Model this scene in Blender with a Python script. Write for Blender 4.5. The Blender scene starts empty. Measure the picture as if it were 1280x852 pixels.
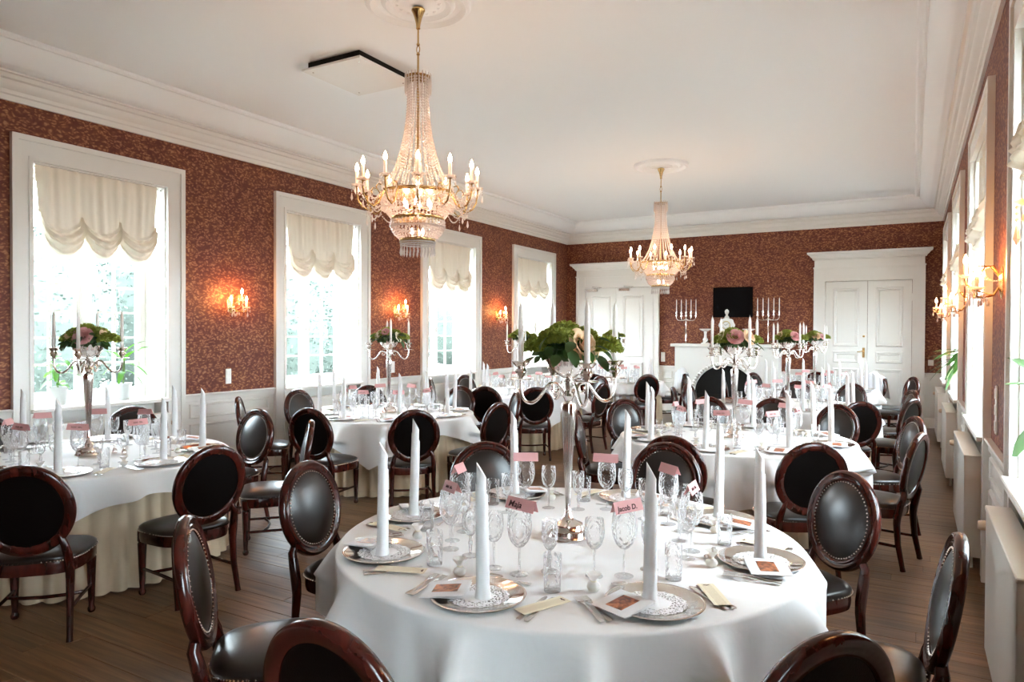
import bpy, math, random
import numpy as np
from mathutils import Matrix, Vector, noise

R_ = math.radians
PI = math.pi
rng = random.Random(7)
SC = bpy.context.scene
COL = SC.collection
EYE = 1.66

# ------------------------------------------------------------------ camera
def setup_camera():
    yaw, pit, rol = 0.5187, -0.0128, 0.0044
    fw = Vector((-math.sin(yaw)*math.cos(pit), math.cos(yaw)*math.cos(pit), math.sin(pit)))
    rt = Vector((math.cos(yaw), math.sin(yaw), 0)); up = rt.cross(fw)
    r2 = math.cos(rol)*rt + math.sin(rol)*up
    u2 = -math.sin(rol)*rt + math.cos(rol)*up
    cd = bpy.data.cameras.new('camera'); cam = bpy.data.objects.new('camera', cd); COL.objects.link(cam)
    cam.matrix_world = Matrix(((r2.x, u2.x, -fw.x, 0), (r2.y, u2.y, -fw.y, 0), (r2.z, u2.z, -fw.z, EYE), (0, 0, 0, 1)))
    cd.sensor_fit = 'HORIZONTAL'; cd.sensor_width = 36; cd.lens = 876.96/1280*36
    cd.clip_start = 0.05; cd.clip_end = 400
    SC.camera = cam
setup_camera()

# ------------------------------------------------------------------ sky and exposure
SKY = (0.77, 0.90, 1.0); SKY_STRENGTH = 14.0
BULB = 80.0; SCONCE = 130.0; BULB_COL = (1.0, 0.45, 0.15)
wd = bpy.data.worlds.new('overcast_sky'); SC.world = wd; wd.use_nodes = True
wd.node_tree.nodes['Background'].inputs[0].default_value = (*SKY, 1)
wd.node_tree.nodes['Background'].inputs[1].default_value = SKY_STRENGTH
SC.view_settings.view_transform = 'Standard'; SC.view_settings.look = 'None'
SC.view_settings.exposure = 1.75; SC.view_settings.gamma = 1.0
SC.view_settings.use_curve_mapping = False
cy = SC.cycles
cy.max_bounces = 14; cy.diffuse_bounces = 7; cy.glossy_bounces = 4; cy.transmission_bounces = 6
cy.transparent_max_bounces = 40; cy.sample_clamp_indirect = 8.0; cy.caustics_reflective = False; cy.caustics_refractive = False
cy.use_light_tree = True

# ------------------------------------------------------------------ materials
MATS = {}
class NT:
    def __init__(s, name):
        s.m = bpy.data.materials.new(name); s.m.use_nodes = True
        s.t = s.m.node_tree; s.t.nodes.clear()
        s.out = s.t.nodes.new('ShaderNodeOutputMaterial'); MATS[name] = s.m
    def n(s, typ, **kw):
        nd = s.t.nodes.new('ShaderNode'+typ)
        for k, v in kw.items():
            if k.startswith('i_'):
                key = k[2:].replace('_', ' ')
                key = int(key) if key.isdigit() else key
                if isinstance(v, tuple) and len(v) == 3 and nd.inputs[key].type == 'RGBA': v = (*v, 1)
                nd.inputs[key].default_value = v
            else: setattr(nd, k, v)
        return nd
    def l(s, a, b): s.t.links.new(a, b)
    def surf(s, o): s.l(o, s.out.inputs[0])
    def ramp(s, fac, stops, interp='LINEAR'):
        r = s.n('ValToRGB'); cr = r.color_ramp; cr.interpolation = interp
        while len(cr.elements) < len(stops): cr.elements.new(0.5)
        for e, (p, c) in zip(cr.elements, stops): e.position = p; e.color = (*c, 1)
        s.l(fac, r.inputs[0]); return r.outputs[0]
    def coord(s, scale=(1, 1, 1), kind='Object', rot=(0, 0, 0)):
        tc = s.n('TexCoord'); mp = s.n('Mapping'); s.l(tc.outputs[kind], mp.inputs[0])
        mp.inputs['Scale'].default_value = scale; mp.inputs['Rotation'].default_value = rot
        return mp.outputs[0]
def pb(name, col, rough=0.5, metal=0.0, spec=0.5, bump=None, **extra):
    t = NT(name)
    p = t.n('BsdfPrincipled'); p.inputs['Base Color'].default_value = (*col, 1)
    p.inputs['Roughness'].default_value = rough; p.inputs['Metallic'].default_value = metal
    p.inputs['Specular IOR Level'].default_value = spec
    for k, v in extra.items(): p.inputs[k.replace('_', ' ')].default_value = v
    if bump:
        sc_, st = bump
        nz = t.n('TexNoise', i_Scale=sc_, i_Detail=4.0); t.l(t.coord(), nz.inputs[0])
        b = t.n('Bump', i_Strength=st, i_Distance=0.01); t.l(nz.outputs[0], b.inputs['Height']); t.l(b.outputs[0], p.inputs['Normal'])
    t.surf(p.outputs[0]); t.p = p
    return t
pb('white_paint', (0.74, 0.72, 0.68), 0.38, bump=(6, 0.03))
pb('ceiling_paint', (0.86, 0.87, 0.87), 0.85)
pb('mahogany_dark', (0.02, 0.006, 0.005), 0.25)
pb('brass', (0.56, 0.39, 0.17), 0.27, 1.0)
pb('silver', (0.84, 0.80, 0.76), 0.13, 1.0)
pb('silver_charger', (0.80, 0.765, 0.73), 0.10, 1.0)
pb('steel', (0.72, 0.70, 0.68), 0.2, 1.0)
pb('candle_wax', (0.88, 0.87, 0.84), 0.45)
pb('bulb_sleeve', (0.86, 0.80, 0.72), 0.5)
pb('paper_white', (0.82, 0.82, 0.83), 0.7)
pb('card_pink', (0.70, 0.37, 0.36), 0.7)
pb('ink', (0.05, 0.012, 0.012), 0.8)
pb('ceramic_white', (0.84, 0.83, 0.80), 0.2); pb('pot_glaze', (0.50, 0.50, 0.50), 0.35)
pb('plastic_white', (0.82, 0.80, 0.76), 0.35)
pb('radiator_enamel', (0.80, 0.79, 0.75), 0.3)
pb('knob_beige', (0.74, 0.58, 0.44), 0.45)
pb('black_cloth', (0.004, 0.004, 0.005), 0.9, 0.0, 0.1, bump=(60, 0.3))
pb('firebox_black', (0.003, 0.003, 0.003), 0.9)
pb('leaf_dark', (0.045, 0.10, 0.028), 0.4)
pb('leaf_mid', (0.05, 0.13, 0.025), 0.4)
pb('leaf_bright', (0.06, 0.19, 0.012), 0.5)
pb('leaf_stripe', (0.50, 0.60, 0.28), 0.4)
pb('blossom_green', (0.27, 0.32, 0.05), 0.7)
pb('rose_pink', (0.66, 0.33, 0.32), 0.6)
pb('rose_peach', (0.80, 0.58, 0.36), 0.6)
pb('rose_cream', (0.82, 0.76, 0.58), 0.6)
pb('stem_green', (0.10, 0.16, 0.04), 0.6)
pb('soil', (0.03, 0.02, 0.015), 0.9)
pb('tulle_white', (0.84, 0.82, 0.78), 0.8)
pb('almond', (0.60, 0.44, 0.28), 0.6)
pb('bark', (0.10, 0.07, 0.05), 0.9)
pb('lawn', (0.20, 0.20, 0.18), 0.9, bump=(30, 0.6))
pb('tree_leaf', (0.050, 0.060, 0.051), 0.8, 0.0, 0.1)
pb('gold_face', (0.55, 0.42, 0.20), 0.4)
pb('rope_light', (0.60, 0.60, 0.58), 0.6)
pb('rubber_dark', (0.02, 0.02, 0.02), 0.6)
pb('jacket_white', (0.80, 0.81, 0.84), 0.8, bump=(8, 0.3))

def mat_wallpaper():
    t = NT('wallpaper'); p = t.n('BsdfPrincipled', i_Roughness=0.62); p.inputs['Specular IOR Level'].default_value = 0.35
    geo = t.n('NewGeometry'); sep = t.n('SeparateXYZ'); t.l(geo.outputs['Position'], sep.inputs[0])
    add = t.n('Math', operation='ADD'); t.l(sep.outputs[0], add.inputs[0]); t.l(sep.outputs[1], add.inputs[1])
    cb = t.n('CombineXYZ'); t.l(add.outputs[0], cb.inputs[0]); t.l(sep.outputs[2], cb.inputs[1])
    dn = t.n('TexNoise', i_Scale=9.0, i_Detail=2.0); t.l(cb.outputs[0], dn.inputs[0])
    mx = t.n('MixRGB', blend_type='ADD'); mx.inputs[0].default_value = 0.10; t.l(cb.outputs[0], mx.inputs[1]); t.l(dn.outputs[1], mx.inputs[2])
    mp = t.n('Mapping'); mp.inputs['Rotation'].default_value = (0, 0, 0.7); mp.inputs['Scale'].default_value = (1, 1.7, 1); t.l(mx.outputs[0], mp.inputs[0])
    mp2 = t.n('Mapping'); mp2.inputs['Rotation'].default_value = (0, 0, -0.8); mp2.inputs['Scale'].default_value = (1, 1.9, 1); t.l(mx.outputs[0], mp2.inputs[0])
    v1 = t.n('TexVoronoi', i_Scale=25.0, feature='F1'); t.l(mp.outputs[0], v1.inputs[0])
    v2 = t.n('TexVoronoi', i_Scale=18.0, feature='F1'); t.l(mp2.outputs[0], v2.inputs[0])
    mn = t.n('Math', operation='MINIMUM'); t.l(v1.outputs[0], mn.inputs[0]); t.l(v2.outputs[0], mn.inputs[1])
    wv = t.n('TexNoise', i_Scale=42.0, i_Detail=3.0); t.l(mx.outputs[0], wv.inputs[0])
    sm = t.n('Math', operation='MULTIPLY_ADD'); sm.inputs[1].default_value = 0.5; t.l(wv.outputs[0], sm.inputs[0]); t.l(mn.outputs[0], sm.inputs[2])
    c = t.ramp(sm.outputs[0], [(0.34, (0.38, 0.185, 0.095)), (0.50, (0.285, 0.115, 0.056)), (0.66, (0.16, 0.047, 0.025)), (0.85, (0.125, 0.032, 0.019))])
    big = t.n('TexNoise', i_Scale=3.2, i_Detail=1.0); t.l(cb.outputs[0], big.inputs[0])
    tint = t.ramp(big.outputs[0], [(0.38, (0.92, 0.82, 0.88)), (0.62, (1.08, 1.05, 0.95))])
    m2 = t.n('MixRGB', blend_type='MULTIPLY'); m2.inputs[0].default_value = 1.0; t.l(c, m2.inputs[1]); t.l(tint, m2.inputs[2])
    t.l(m2.outputs[0], p.inputs['Base Color']); t.surf(p.outputs[0])
mat_wallpaper()
def mat_wood(name, cols, rough, scale, rand=0.25):
    t = NT(name); p = t.n('BsdfPrincipled', i_Roughness=rough)
    oi = t.n('ObjectInfo'); gi = t.n('NewGeometry')
    ad = t.n('Math', operation='ADD'); t.l(oi.outputs['Random'], ad.inputs[0]); t.l(gi.outputs['Random Per Island'], ad.inputs[1])
    fr = t.n('Math', operation='FRACT'); t.l(ad.outputs[0], fr.inputs[0])
    co = t.coord(scale); av = t.n('VectorMath', operation='ADD'); t.l(co, av.inputs[0])
    cb = t.n('CombineXYZ'); mu = t.n('Math', operation='MULTIPLY'); mu.inputs[1].default_value = 37.0; t.l(fr.outputs[0], mu.inputs[0])
    for k in range(3): t.l(mu.outputs[0], cb.inputs[k])
    t.l(cb.outputs[0], av.inputs[1])
    nz = t.n('TexNoise', i_Scale=1.0, i_Detail=5.0, i_Distortion=0.6); t.l(av.outputs[0], nz.inputs[0])
    c = t.ramp(nz.outputs[0], [(0.3, cols[0]), (0.5, cols[1]), (0.7, cols[2])])
    hs = t.n('HueSaturation'); ml = t.n('Math', operation='MULTIPLY_ADD'); ml.inputs[1].default_value = rand*2; ml.inputs[2].default_value = 1-rand
    t.l(fr.outputs[0], ml.inputs[0]); t.l(ml.outputs[0], hs.inputs['Value']); t.l(c, hs.inputs['Color'])
    t.l(hs.outputs[0], p.inputs['Base Color'])
    b = t.n('Bump', i_Strength=0.12, i_Distance=0.004); t.l(nz.outputs[0], b.inputs['Height']); t.l(b.outputs[0], p.inputs['Normal'])
    t.surf(p.outputs[0])
mat_wood('oak_floor', [(0.095, 0.047, 0.021), (0.15, 0.077, 0.036), (0.205, 0.112, 0.055)], 0.40, (2.0, 38, 8), 0.13)
mat_wood('mahogany', [(0.018, 0.0035, 0.0025), (0.037, 0.0065, 0.0045), (0.064, 0.011, 0.007)], 0.2, (18, 18, 5), 0.1)
def mat_leather(name, col, spec=0.5):
    t = NT(name); p = t.n('BsdfPrincipled', i_Roughness=0.30); p.inputs['Base Color'].default_value = (*col, 1)
    v = t.n('TexVoronoi', i_Scale=160.0); t.l(t.coord(), v.inputs[0])
    n2 = t.n('TexNoise', i_Scale=7.0, i_Detail=2.0); t.l(t.coord(), n2.inputs[0])
    sm = t.n('Math', operation='MULTIPLY_ADD'); sm.inputs[1].default_value = 0.12; t.l(v.outputs[0], sm.inputs[0]); t.l(n2.outputs[0], sm.inputs[2])
    b = t.n('Bump', i_Strength=0.14, i_Distance=0.01); p.inputs['Specular IOR Level'].default_value = spec; t.l(sm.outputs[0], b.inputs['Height']); t.l(b.outputs[0], p.inputs['Normal'])
    t.surf(p.outputs[0])
mat_leather('leather', (0.011, 0.008, 0.007)); mat_leather('leather_back', (0.0035, 0.003, 0.003), 0.12)
def mat_cloth(name, col, wr=0.35, transl=0.0):
    t = NT(name); p = t.n('BsdfPrincipled', i_Roughness=0.85); p.inputs['Base Color'].default_value = (*col, 1)
    p.inputs['Specular IOR Level'].default_value = 0.2
    n1 = t.n('TexNoise', i_Scale=5.0, i_Detail=3.0, i_Distortion=0.8); t.l(t.coord(), n1.inputs[0])
    b = t.n('Bump', i_Strength=wr, i_Distance=0.015); t.l(n1.outputs[0], b.inputs['Height']); t.l(b.outputs[0], p.inputs['Normal'])
    if transl:
        tr = t.n('BsdfTranslucent'); tr.inputs[0].default_value = (*col, 1); mx = t.n('MixShader'); mx.inputs[0].default_value = transl
        t.l(p.outputs[0], mx.inputs[1]); t.l(tr.outputs[0], mx.inputs[2]); t.surf(mx.outputs[0])
    else: t.surf(p.outputs[0])
mat_cloth('linen_white', (0.80, 0.79, 0.78), 0.25)
mat_cloth('napkin_linen', (0.84, 0.835, 0.83), 0.2)
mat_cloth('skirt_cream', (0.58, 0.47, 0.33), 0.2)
mat_cloth('blind_fabric', (0.80, 0.73, 0.62), 0.5, 0.012)
def mat_glass(name, tint, fac, rough, bump=None, diff=0.0, edged=0.55, dcol=(0.9, 0.9, 0.9)):
    """thin walled glass: clear with a fresnel weighted mirror coat; diff paints bright white rims"""
    t = NT(name); tr = t.n('BsdfTransparent'); tr.inputs[0].default_value = (*tint, 1)
    gl = t.n('BsdfGlossy'); gl.inputs['Roughness'].default_value = rough
    lw = t.n('LayerWeight'); lw.inputs[0].default_value = fac
    if bump:
        v = t.n('TexVoronoi', i_Scale=bump[0]); t.l(t.coord(), v.inputs[0])
        b = t.n('Bump', i_Strength=bump[1], i_Distance=0.01); t.l(v.outputs[0], b.inputs['Height'])
        t.l(b.outputs[0], gl.inputs['Normal']); t.l(b.outputs[0], lw.inputs['Normal'])
    edge = gl.outputs[0]
    if diff:
        d0 = t.n('BsdfDiffuse'); d1 = t.n('BsdfTranslucent'); da = t.n('MixShader'); t.l(d0.outputs[0], da.inputs[1]); t.l(d1.outputs[0], da.inputs[2])
        de = t.n('MixShader'); de.inputs[0].default_value = edged; t.l(gl.outputs[0], de.inputs[1]); t.l(da.outputs[0], de.inputs[2]); edge = de.outputs[0]  # white mixed in towards the edges paints the bright rims
    mx = t.n('MixShader'); t.l(lw.outputs[0], mx.inputs[0]); t.l(tr.outputs[0], mx.inputs[1]); t.l(edge, mx.inputs[2])
    o = mx.outputs[0]
    if diff:
        d = t.n('BsdfTranslucent'); d2 = t.n('BsdfDiffuse'); d.inputs[0].default_value = d2.inputs[0].default_value = (*dcol, 1); ad = t.n('MixShader'); t.l(d.outputs[0], ad.inputs[1]); t.l(d2.outputs[0], ad.inputs[2])
        m2 = t.n('MixShader'); m2.inputs[0].default_value = diff; t.l(o, m2.inputs[1]); t.l(ad.outputs[0], m2.inputs[2]); o = m2.outputs[0]
    t.surf(o)
mat_glass('window_glass', (0.97, 0.985, 0.98), 0.06, 0.0)
mat_glass('wine_glass', (0.995, 0.996, 0.998), 0.27, 0.03, (70, 0.8), 0.05)
mat_glass('cut_glass', (0.985, 0.987, 0.99), 0.35, 0.05, (75, 0.9), 0.10)
mat_glass('crystal', (0.98, 0.97, 0.96), 0.5, 0.06, None, 0.52, 0.5, (1.0, 0.93, 0.89))
def mat_emit(name, col, s):
    t = NT(name); e = t.n('Emission'); e.inputs[0].default_value = (*col, 1); e.inputs[1].default_value = s; t.surf(e.outputs[0])
mat_emit('bulb_glow', (1.0, 0.60, 0.36), BULB); mat_emit('sconce_glow', BULB_COL, SCONCE)
def translucify(name, f):
    m = MATS[name]; nt = m.node_tree; p = [n for n in nt.nodes if n.type == 'BSDF_PRINCIPLED'][0]; out = [n for n in nt.nodes if n.type == 'OUTPUT_MATERIAL'][0]
    tr = nt.nodes.new('ShaderNodeBsdfTranslucent'); tr.inputs[0].default_value = p.inputs['Base Color'].default_value
    mx = nt.nodes.new('ShaderNodeMixShader'); mx.inputs[0].default_value = f
    nt.links.new(p.outputs[0], mx.inputs[1]); nt.links.new(tr.outputs[0], mx.inputs[2]); nt.links.new(mx.outputs[0], out.inputs[0])
for k_, f_ in dict(candle_wax=.30, napkin_linen=.15, rose_pink=.3, rose_peach=.3, rose_cream=.3, leaf_bright=.45, leaf_mid=.25, leaf_dark=.3, leaf_stripe=.4, blossom_green=.35, card_pink=.2, paper_white=.1, tulle_white=.4).items(): translucify(k_, f_)
def mat_doily():
    t = NT('doily_paper'); p = t.n('BsdfDiffuse'); p.inputs[0].default_value = (0.86, 0.86, 0.87, 1)
    tc = t.n('TexCoord'); ln = t.n('VectorMath', operation='LENGTH'); t.l(tc.outputs['Object'], ln.inputs[0])
    v = t.n('TexVoronoi', i_Scale=95.0, feature='DISTANCE_TO_EDGE'); t.l(tc.outputs['Object'], v.inputs[0])
    g1 = t.n('Math', operation='GREATER_THAN'); g1.inputs[1].default_value = 0.16; t.l(v.outputs[0], g1.inputs[0])
    g2 = t.n('Math', operation='GREATER_THAN'); g2.inputs[1].default_value = 0.055; t.l(ln.outputs['Value'], g2.inputs[0])
    m = t.n('Math', operation='MULTIPLY'); t.l(g1.outputs[0], m.inputs[0]); t.l(g2.outputs[0], m.inputs[1])
    m2 = t.n('Math', operation='MULTIPLY'); m2.inputs[1].default_value = 0.9; t.l(m.outputs[0], m2.inputs[0])
    tr = t.n('BsdfTransparent'); mx = t.n('MixShader'); t.l(m2.outputs[0], mx.inputs[0]); t.l(p.outputs[0], mx.inputs[1]); t.l(tr.outputs[0], mx.inputs[2])
    t.surf(mx.outputs[0])
mat_doily()
def mat_print():
    t = NT('photo_print'); p = t.n('BsdfPrincipled', i_Roughness=0.35)
    nz = t.n('TexNoise', i_Scale=28.0, i_Detail=4.0, i_Distortion=1.2); t.l(t.coord(), nz.inputs[0])
    c = t.ramp(nz.outputs[0], [(0.34, (0.05, 0.018, 0.01)), (0.48, (0.30, 0.085, 0.03)), (0.6, (0.55, 0.20, 0.08)), (0.75, (0.30, 0.10, 0.05))])
    t.l(c, p.inputs['Base Color']); t.surf(p.outputs[0])
    t = NT('menu_print'); p = t.n('BsdfPrincipled', i_Roughness=0.7)
    sp = t.n('SeparateXYZ'); tc = t.n('TexCoord'); t.l(tc.outputs['Object'], sp.inputs[0])
    wv = t.n('Math', operation='SINE'); mu = t.n('Math', operation='MULTIPLY'); mu.inputs[1].default_value = 950.0
    t.l(sp.outputs[1], mu.inputs[0]); t.l(mu.outputs[0], wv.inputs[0])
    nz = t.n('TexNoise', i_Scale=260.0, i_Detail=1.0); t.l(tc.outputs['Object'], nz.inputs[0])
    m = t.n('Math', operation='MULTIPLY'); t.l(wv.outputs[0], m.inputs[0]); t.l(nz.outputs[0], m.inputs[1])
    ab = t.n('Math', operation='ABSOLUTE'); t.l(sp.outputs[0], ab.inputs[0])
    lt = t.n('Math', operation='LESS_THAN'); lt.inputs[1].default_value = 0.017; t.l(ab.outputs[0], lt.inputs[0])
    m3 = t.n('Math', operation='MULTIPLY'); t.l(m.outputs[0], m3.inputs[0]); t.l(lt.outputs[0], m3.inputs[1])
    c = t.ramp(m3.outputs[0], [(0.22, (0.78, 0.70, 0.52)), (0.40, (0.42, 0.30, 0.18))])
    t.l(c, p.inputs['Base Color']); t.surf(p.outputs[0])
mat_print()

# ------------------------------------------------------------------ mesh helpers
class MB:
    def __init__(s): s.v = []; s.f = []
    def add(s, vs, fs, M=None):
        o = len(s.v)
        if M is not None: vs = [tuple(M @ Vector(p)) for p in vs]
        flip = M is not None and M.determinant() < 0
        s.v += [tuple(p) for p in vs]
        s.f += [tuple(i+o for i in (reversed(f) if flip else f)) for f in fs]
        return s
    def box(s, a, b, M=None):
        (x0, y0, z0), (x1, y1, z1) = a, b
        return s.add([(x0,y0,z0),(x1,y0,z0),(x1,y1,z0),(x0,y1,z0),(x0,y0,z1),(x1,y0,z1),(x1,y1,z1),(x0,y1,z1)],
                     [(0,3,2,1),(4,5,6,7),(0,1,5,4),(1,2,6,5),(2,3,7,6),(3,0,4,7)], M)
    def cbox(s, a, b, c=0.004, M=None):
        lo, hi = Vector(a), Vector(b); vs = []; idx = {}
        for sx in (0,1):
            for sy in (0,1):
                for sz in (0,1):
                    for ax in range(3):
                        p = [(lo,hi)[k][i] for i, k in enumerate((sx,sy,sz))]
                        for i, k in enumerate((sx,sy,sz)):
                            if i != ax: p[i] += c if k == 0 else -c
                        idx[(sx,sy,sz,ax)] = len(vs); vs.append(tuple(p))
        fs = []
        q = [(0,0),(1,0),(1,1),(0,1)]
        def key(ax, k, u, w):
            t = [0,0,0]; t[ax] = k; t[(ax+1)%3] = u; t[(ax+2)%3] = w; return tuple(t)
        for ax in range(3):
            for k in (0,1):
                f = [idx[(*key(ax,k,u,w), ax)] for u, w in q]; fs.append(tuple(f if k else f[::-1]))
        for ax in range(3):
            b1, b2 = (ax+1)%3, (ax+2)%3
            for u in (0,1):
                for w in (0,1):
                    t0, t1 = key(ax,0,u,w), key(ax,1,u,w)
                    f = [idx[(*t0,b1)], idx[(*t1,b1)], idx[(*t1,b2)], idx[(*t0,b2)]]
                    fs.append(tuple(f if (u+w)%2 else f[::-1]))
        for sx in (0,1):
            for sy in (0,1):
                for sz in (0,1):
                    f = [idx[(sx,sy,sz,i)] for i in range(3)]
                    fs.append(tuple(f if (sx+sy+sz)%2 else f[::-1]))
        return s.add(vs, fs, M)
    def lathe(s, prof, seg=24, M=None, wob=None):
        vs = []; fs = []; n = len(prof)
        for i, (r, z) in enumerate(prof):
            for k in range(seg):
                a = 2*PI*k/seg; rr = r if wob is None else r*(1+wob(a, i/(n-1)))
                vs.append((rr*math.cos(a), rr*math.sin(a), z))
        for i in range(n-1):
            for k in range(seg):
                k2 = (k+1) % seg; fs.append((i*seg+k, i*seg+k2, (i+1)*seg+k2, (i+1)*seg+k))
        if prof[0][0] > 1e-5: fs.append(tuple(range(seg))[::-1])
        if prof[-1][0] > 1e-5: fs.append(tuple((n-1)*seg+k for k in range(seg)))
        return s.add(vs, fs, M)
    def tube(s, path, rad, seg=8, M=None, closed=False, cap=True, flat=1.0):
        P = [Vector(p) for p in path]; n = len(P); vs = []; fs = []
        up = None
        for i, p in enumerate(P):
            t = (P[(i+1) % n]-P[i-1]) if closed else (P[min(i+1, n-1)]-P[max(i-1, 0)])
            t.normalize()
            if up is None: up = Vector((0,0,1)) if abs(t.z) < 0.9 else Vector((1,0,0))
            x = t.cross(up)
            if x.length < 1e-4: x = t.orthogonal()
            x.normalize(); y = x.cross(t).normalized(); up = y
            r = rad[i] if isinstance(rad, (list, tuple)) else rad
            for k in range(seg):
                a = 2*PI*k/seg; vs.append(tuple(p + x*(r*math.cos(a)) + y*(r*flat*math.sin(a))))
        m = n if closed else n-1
        for i in range(m):
            j = (i+1) % n
            for k in range(seg):
                k2 = (k+1) % seg; fs.append((i*seg+k, i*seg+k2, j*seg+k2, j*seg+k))
        if not closed and cap:
            fs.append(tuple(range(seg))[::-1]); fs.append(tuple((n-1)*seg+k for k in range(seg)))
        return s.add(vs, fs, M)
    def grid(s, fn, nu, nv, M=None, closeu=False):
        vs = [fn(i/nu, j/nv) for j in range(nv+1) for i in range(nu if closeu else nu+1)]
        w = nu if closeu else nu+1; fs = []
        for j in range(nv):
            for i in range(nu):
                i2 = (i+1) % w if closeu else i+1
                fs.append((j*w+i, j*w+i2, (j+1)*w+i2, (j+1)*w+i))
        return s.add(vs, fs, M)
    def octa(s, c, r, h=None):
        h = h or r; x, y, z = c
        return s.add([(x+r,y,z),(x,y+r,z),(x-r,y,z),(x,y-r,z),(x,y,z+h),(x,y,z-h)],
                     [(0,1,4),(1,2,4),(2,3,4),(3,0,4),(1,0,5),(2,1,5),(3,2,5),(0,3,5)])
    def prism(s, poly, z0, z1, M=None):
        n = len(poly)
        return s.add([(x,y,z0) for x,y in poly]+[(x,y,z1) for x,y in poly],
                     [tuple(range(n))[::-1], tuple(range(n,2*n))]+[(i,(i+1)%n,n+(i+1)%n,n+i) for i in range(n)], M)
    def mesh(s, name, mat, smooth=0.7):
        me = bpy.data.meshes.new(name); me.from_pydata(s.v, [], s.f)
        for m in (mat if isinstance(mat, (list, tuple)) else [mat]): me.materials.append(MATS[m])
        if smooth:
            me.shade_smooth(); me.set_sharp_from_angle(angle=smooth)
        return me
    def build(s, name, mat, parent=None, smooth=0.7, loc=None, kind=None):
        return put(name, s.mesh(name, mat, smooth), parent, loc, kind)
def put(name, me, parent=None, loc=None, kind=None, rot=None):
    o = bpy.data.objects.new(name, me); COL.objects.link(o)
    if parent is not None: o.parent = parent
    if loc is not None: o.location = loc
    if rot is not None: o.rotation_euler = rot
    if kind: o['kind'] = kind
    return o
def tag(o, label, cat, group=None):
    o['label'] = label; o['category'] = cat
    if group: o['group'] = group
    return o
def thing(name, label, cat, loc=(0,0,0), rz=0.0, group=None):
    o = put(name, None, None, loc); o.rotation_euler = (0,0,rz); o.empty_display_size = 0.1
    return tag(o, label, cat, group)
KIDS = {}
def copy_tree(o, parent=None):
    c = o.copy(); COL.objects.link(c)
    if parent is not None: c.parent = parent
    for ch in list(o.children): copy_tree(ch, c)
    return c
def struct(o): o['kind'] = 'structure'; return o
def TM(x=0, y=0, z=0, rz=0, rx=0, ry=0, s=1.0):
    return Matrix.Translation((x,y,z)) @ Matrix.Rotation(rz,4,'Z') @ Matrix.Rotation(rx,4,'X') @ Matrix.Rotation(ry,4,'Y') @ Matrix.Scale(s,4)

# ------------------------------------------------------------------ room shell
XL, XR, YB, YF = -6.80, 0.46, 14.41, -3.2
ZR, ZC, ZT = 0.97, 3.64, 4.06           # dado rail, cornice foot, flat ceiling
TH = 0.42
WL = [(3.13,4.79), (6.02,7.74), (8.97,10.73), (11.90,13.76)]
WR = [(-1.0,0.70), (2.76,4.42), (5.62,7.50), (8.70,10.45), (11.65,13.45)]
def inner(w): return (w[0]+0.17, w[1]-0.20)
WZ0, WZ1, WZT = 0.955, 3.155, 3.37
ML = Matrix(((0,-1,0,XL),(1,0,0,0),(0,0,1,0),(0,0,0,1)))      # local x along wall (+Y), y outward
MR = Matrix(((0,1,0,XR),(1,0,0,0),(0,0,1,0),(0,0,0,1)))
MK = Matrix(((1,0,0,0),(0,1,0,YB),(0,0,1,0),(0,0,0,1)))       # back wall, local x = X, y outward
MF = Matrix(((1,0,0,0),(0,-1,0,YF),(0,0,1,0),(0,0,0,1)))
def side_wall(name, M, wins):
    m = MB(); d = MB(); edges = [YF]
    for w in wins: edges += list(inner(w))
    edges.append(YB)
    for i in range(0, len(edges), 2):
        a, b = edges[i], edges[i+1]
        m.box((a,0,ZR-0.05),(b,TH,4.3),M); d.box((a,0,0),(b,TH,ZR-0.05),M)
    for w in wins:
        a, b = inner(w)
        m.box((a,0,WZ1),(b,TH,4.3),M); d.box((a,0.20,0),(b,TH,WZ0-0.03),M)
    wall = struct(m.build(name, 'wallpaper'))
    d.build('dado', 'white_paint', wall)
    return wall
wl = side_wall('wall_left', ML, WL); wr = side_wall('wall_right', MR, WR)
wb = struct(MB().box((XL-TH,0,ZR-0.05),(XR+TH,0.3,4.3),MK).build('wall_back', 'wallpaper'))
MB().box((XL-TH,0,0),(XR+TH,0.3,ZR-0.05),MK).build('dado', 'white_paint', wb)
wf = struct(MB().box((XL-TH,0,ZR-0.05),(XR+TH,0.3,4.3),MF).build('wall_front', 'wallpaper'))
MB().box((XL-TH,0,0),(XR+TH,0.3,ZR-0.05),MF).build('dado', 'white_paint', wf)
struct(MB().box((XL-TH,YF-0.3,ZT),(XR+TH,YB+0.3,4.4)).build('ceiling', 'ceiling_paint'))
def ring_trim(name, prof, mat, smooth=0.5):
    m = MB(); n = len(prof); vs = []
    for i, z in prof: vs += [(XL+i,YF+i,z),(XR-i,YF+i,z),(XR-i,YB-i,z),(XL+i,YB-i,z)]
    m.add(vs, [(4*j+k, 4*j+(k+1)%4, 4*j+4+(k+1)%4, 4*j+4+k) for j in range(n-1) for k in range(4)])
    return struct(m.build(name, mat, None, smooth))
ring_trim('trim_1', [(0,3.635),(.025,3.635),(.03,3.68),(.045,3.69),(.05,3.72),(.085,3.745),(.10,3.775),(.10,3.79),(.125,3.80),(.14,3.83),(.165,3.835),(.165,3.85)], 'white_paint')
ring_trim('trim_2', [(.10,3.84)]+[(.12+.26*math.sin(a), 4.055-.205*math.cos(a)) for a in [k/12*PI/2 for k in range(13)]]+[(.40,4.07)], 'ceiling_paint')
ring_trim('trim_3', [(.37,4.06),(.37,4.045),(.385,4.03),(.40,4.03),(.415,4.018),(.44,4.018),(.455,4.035),(.455,4.062)], 'ceiling_paint')

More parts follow.
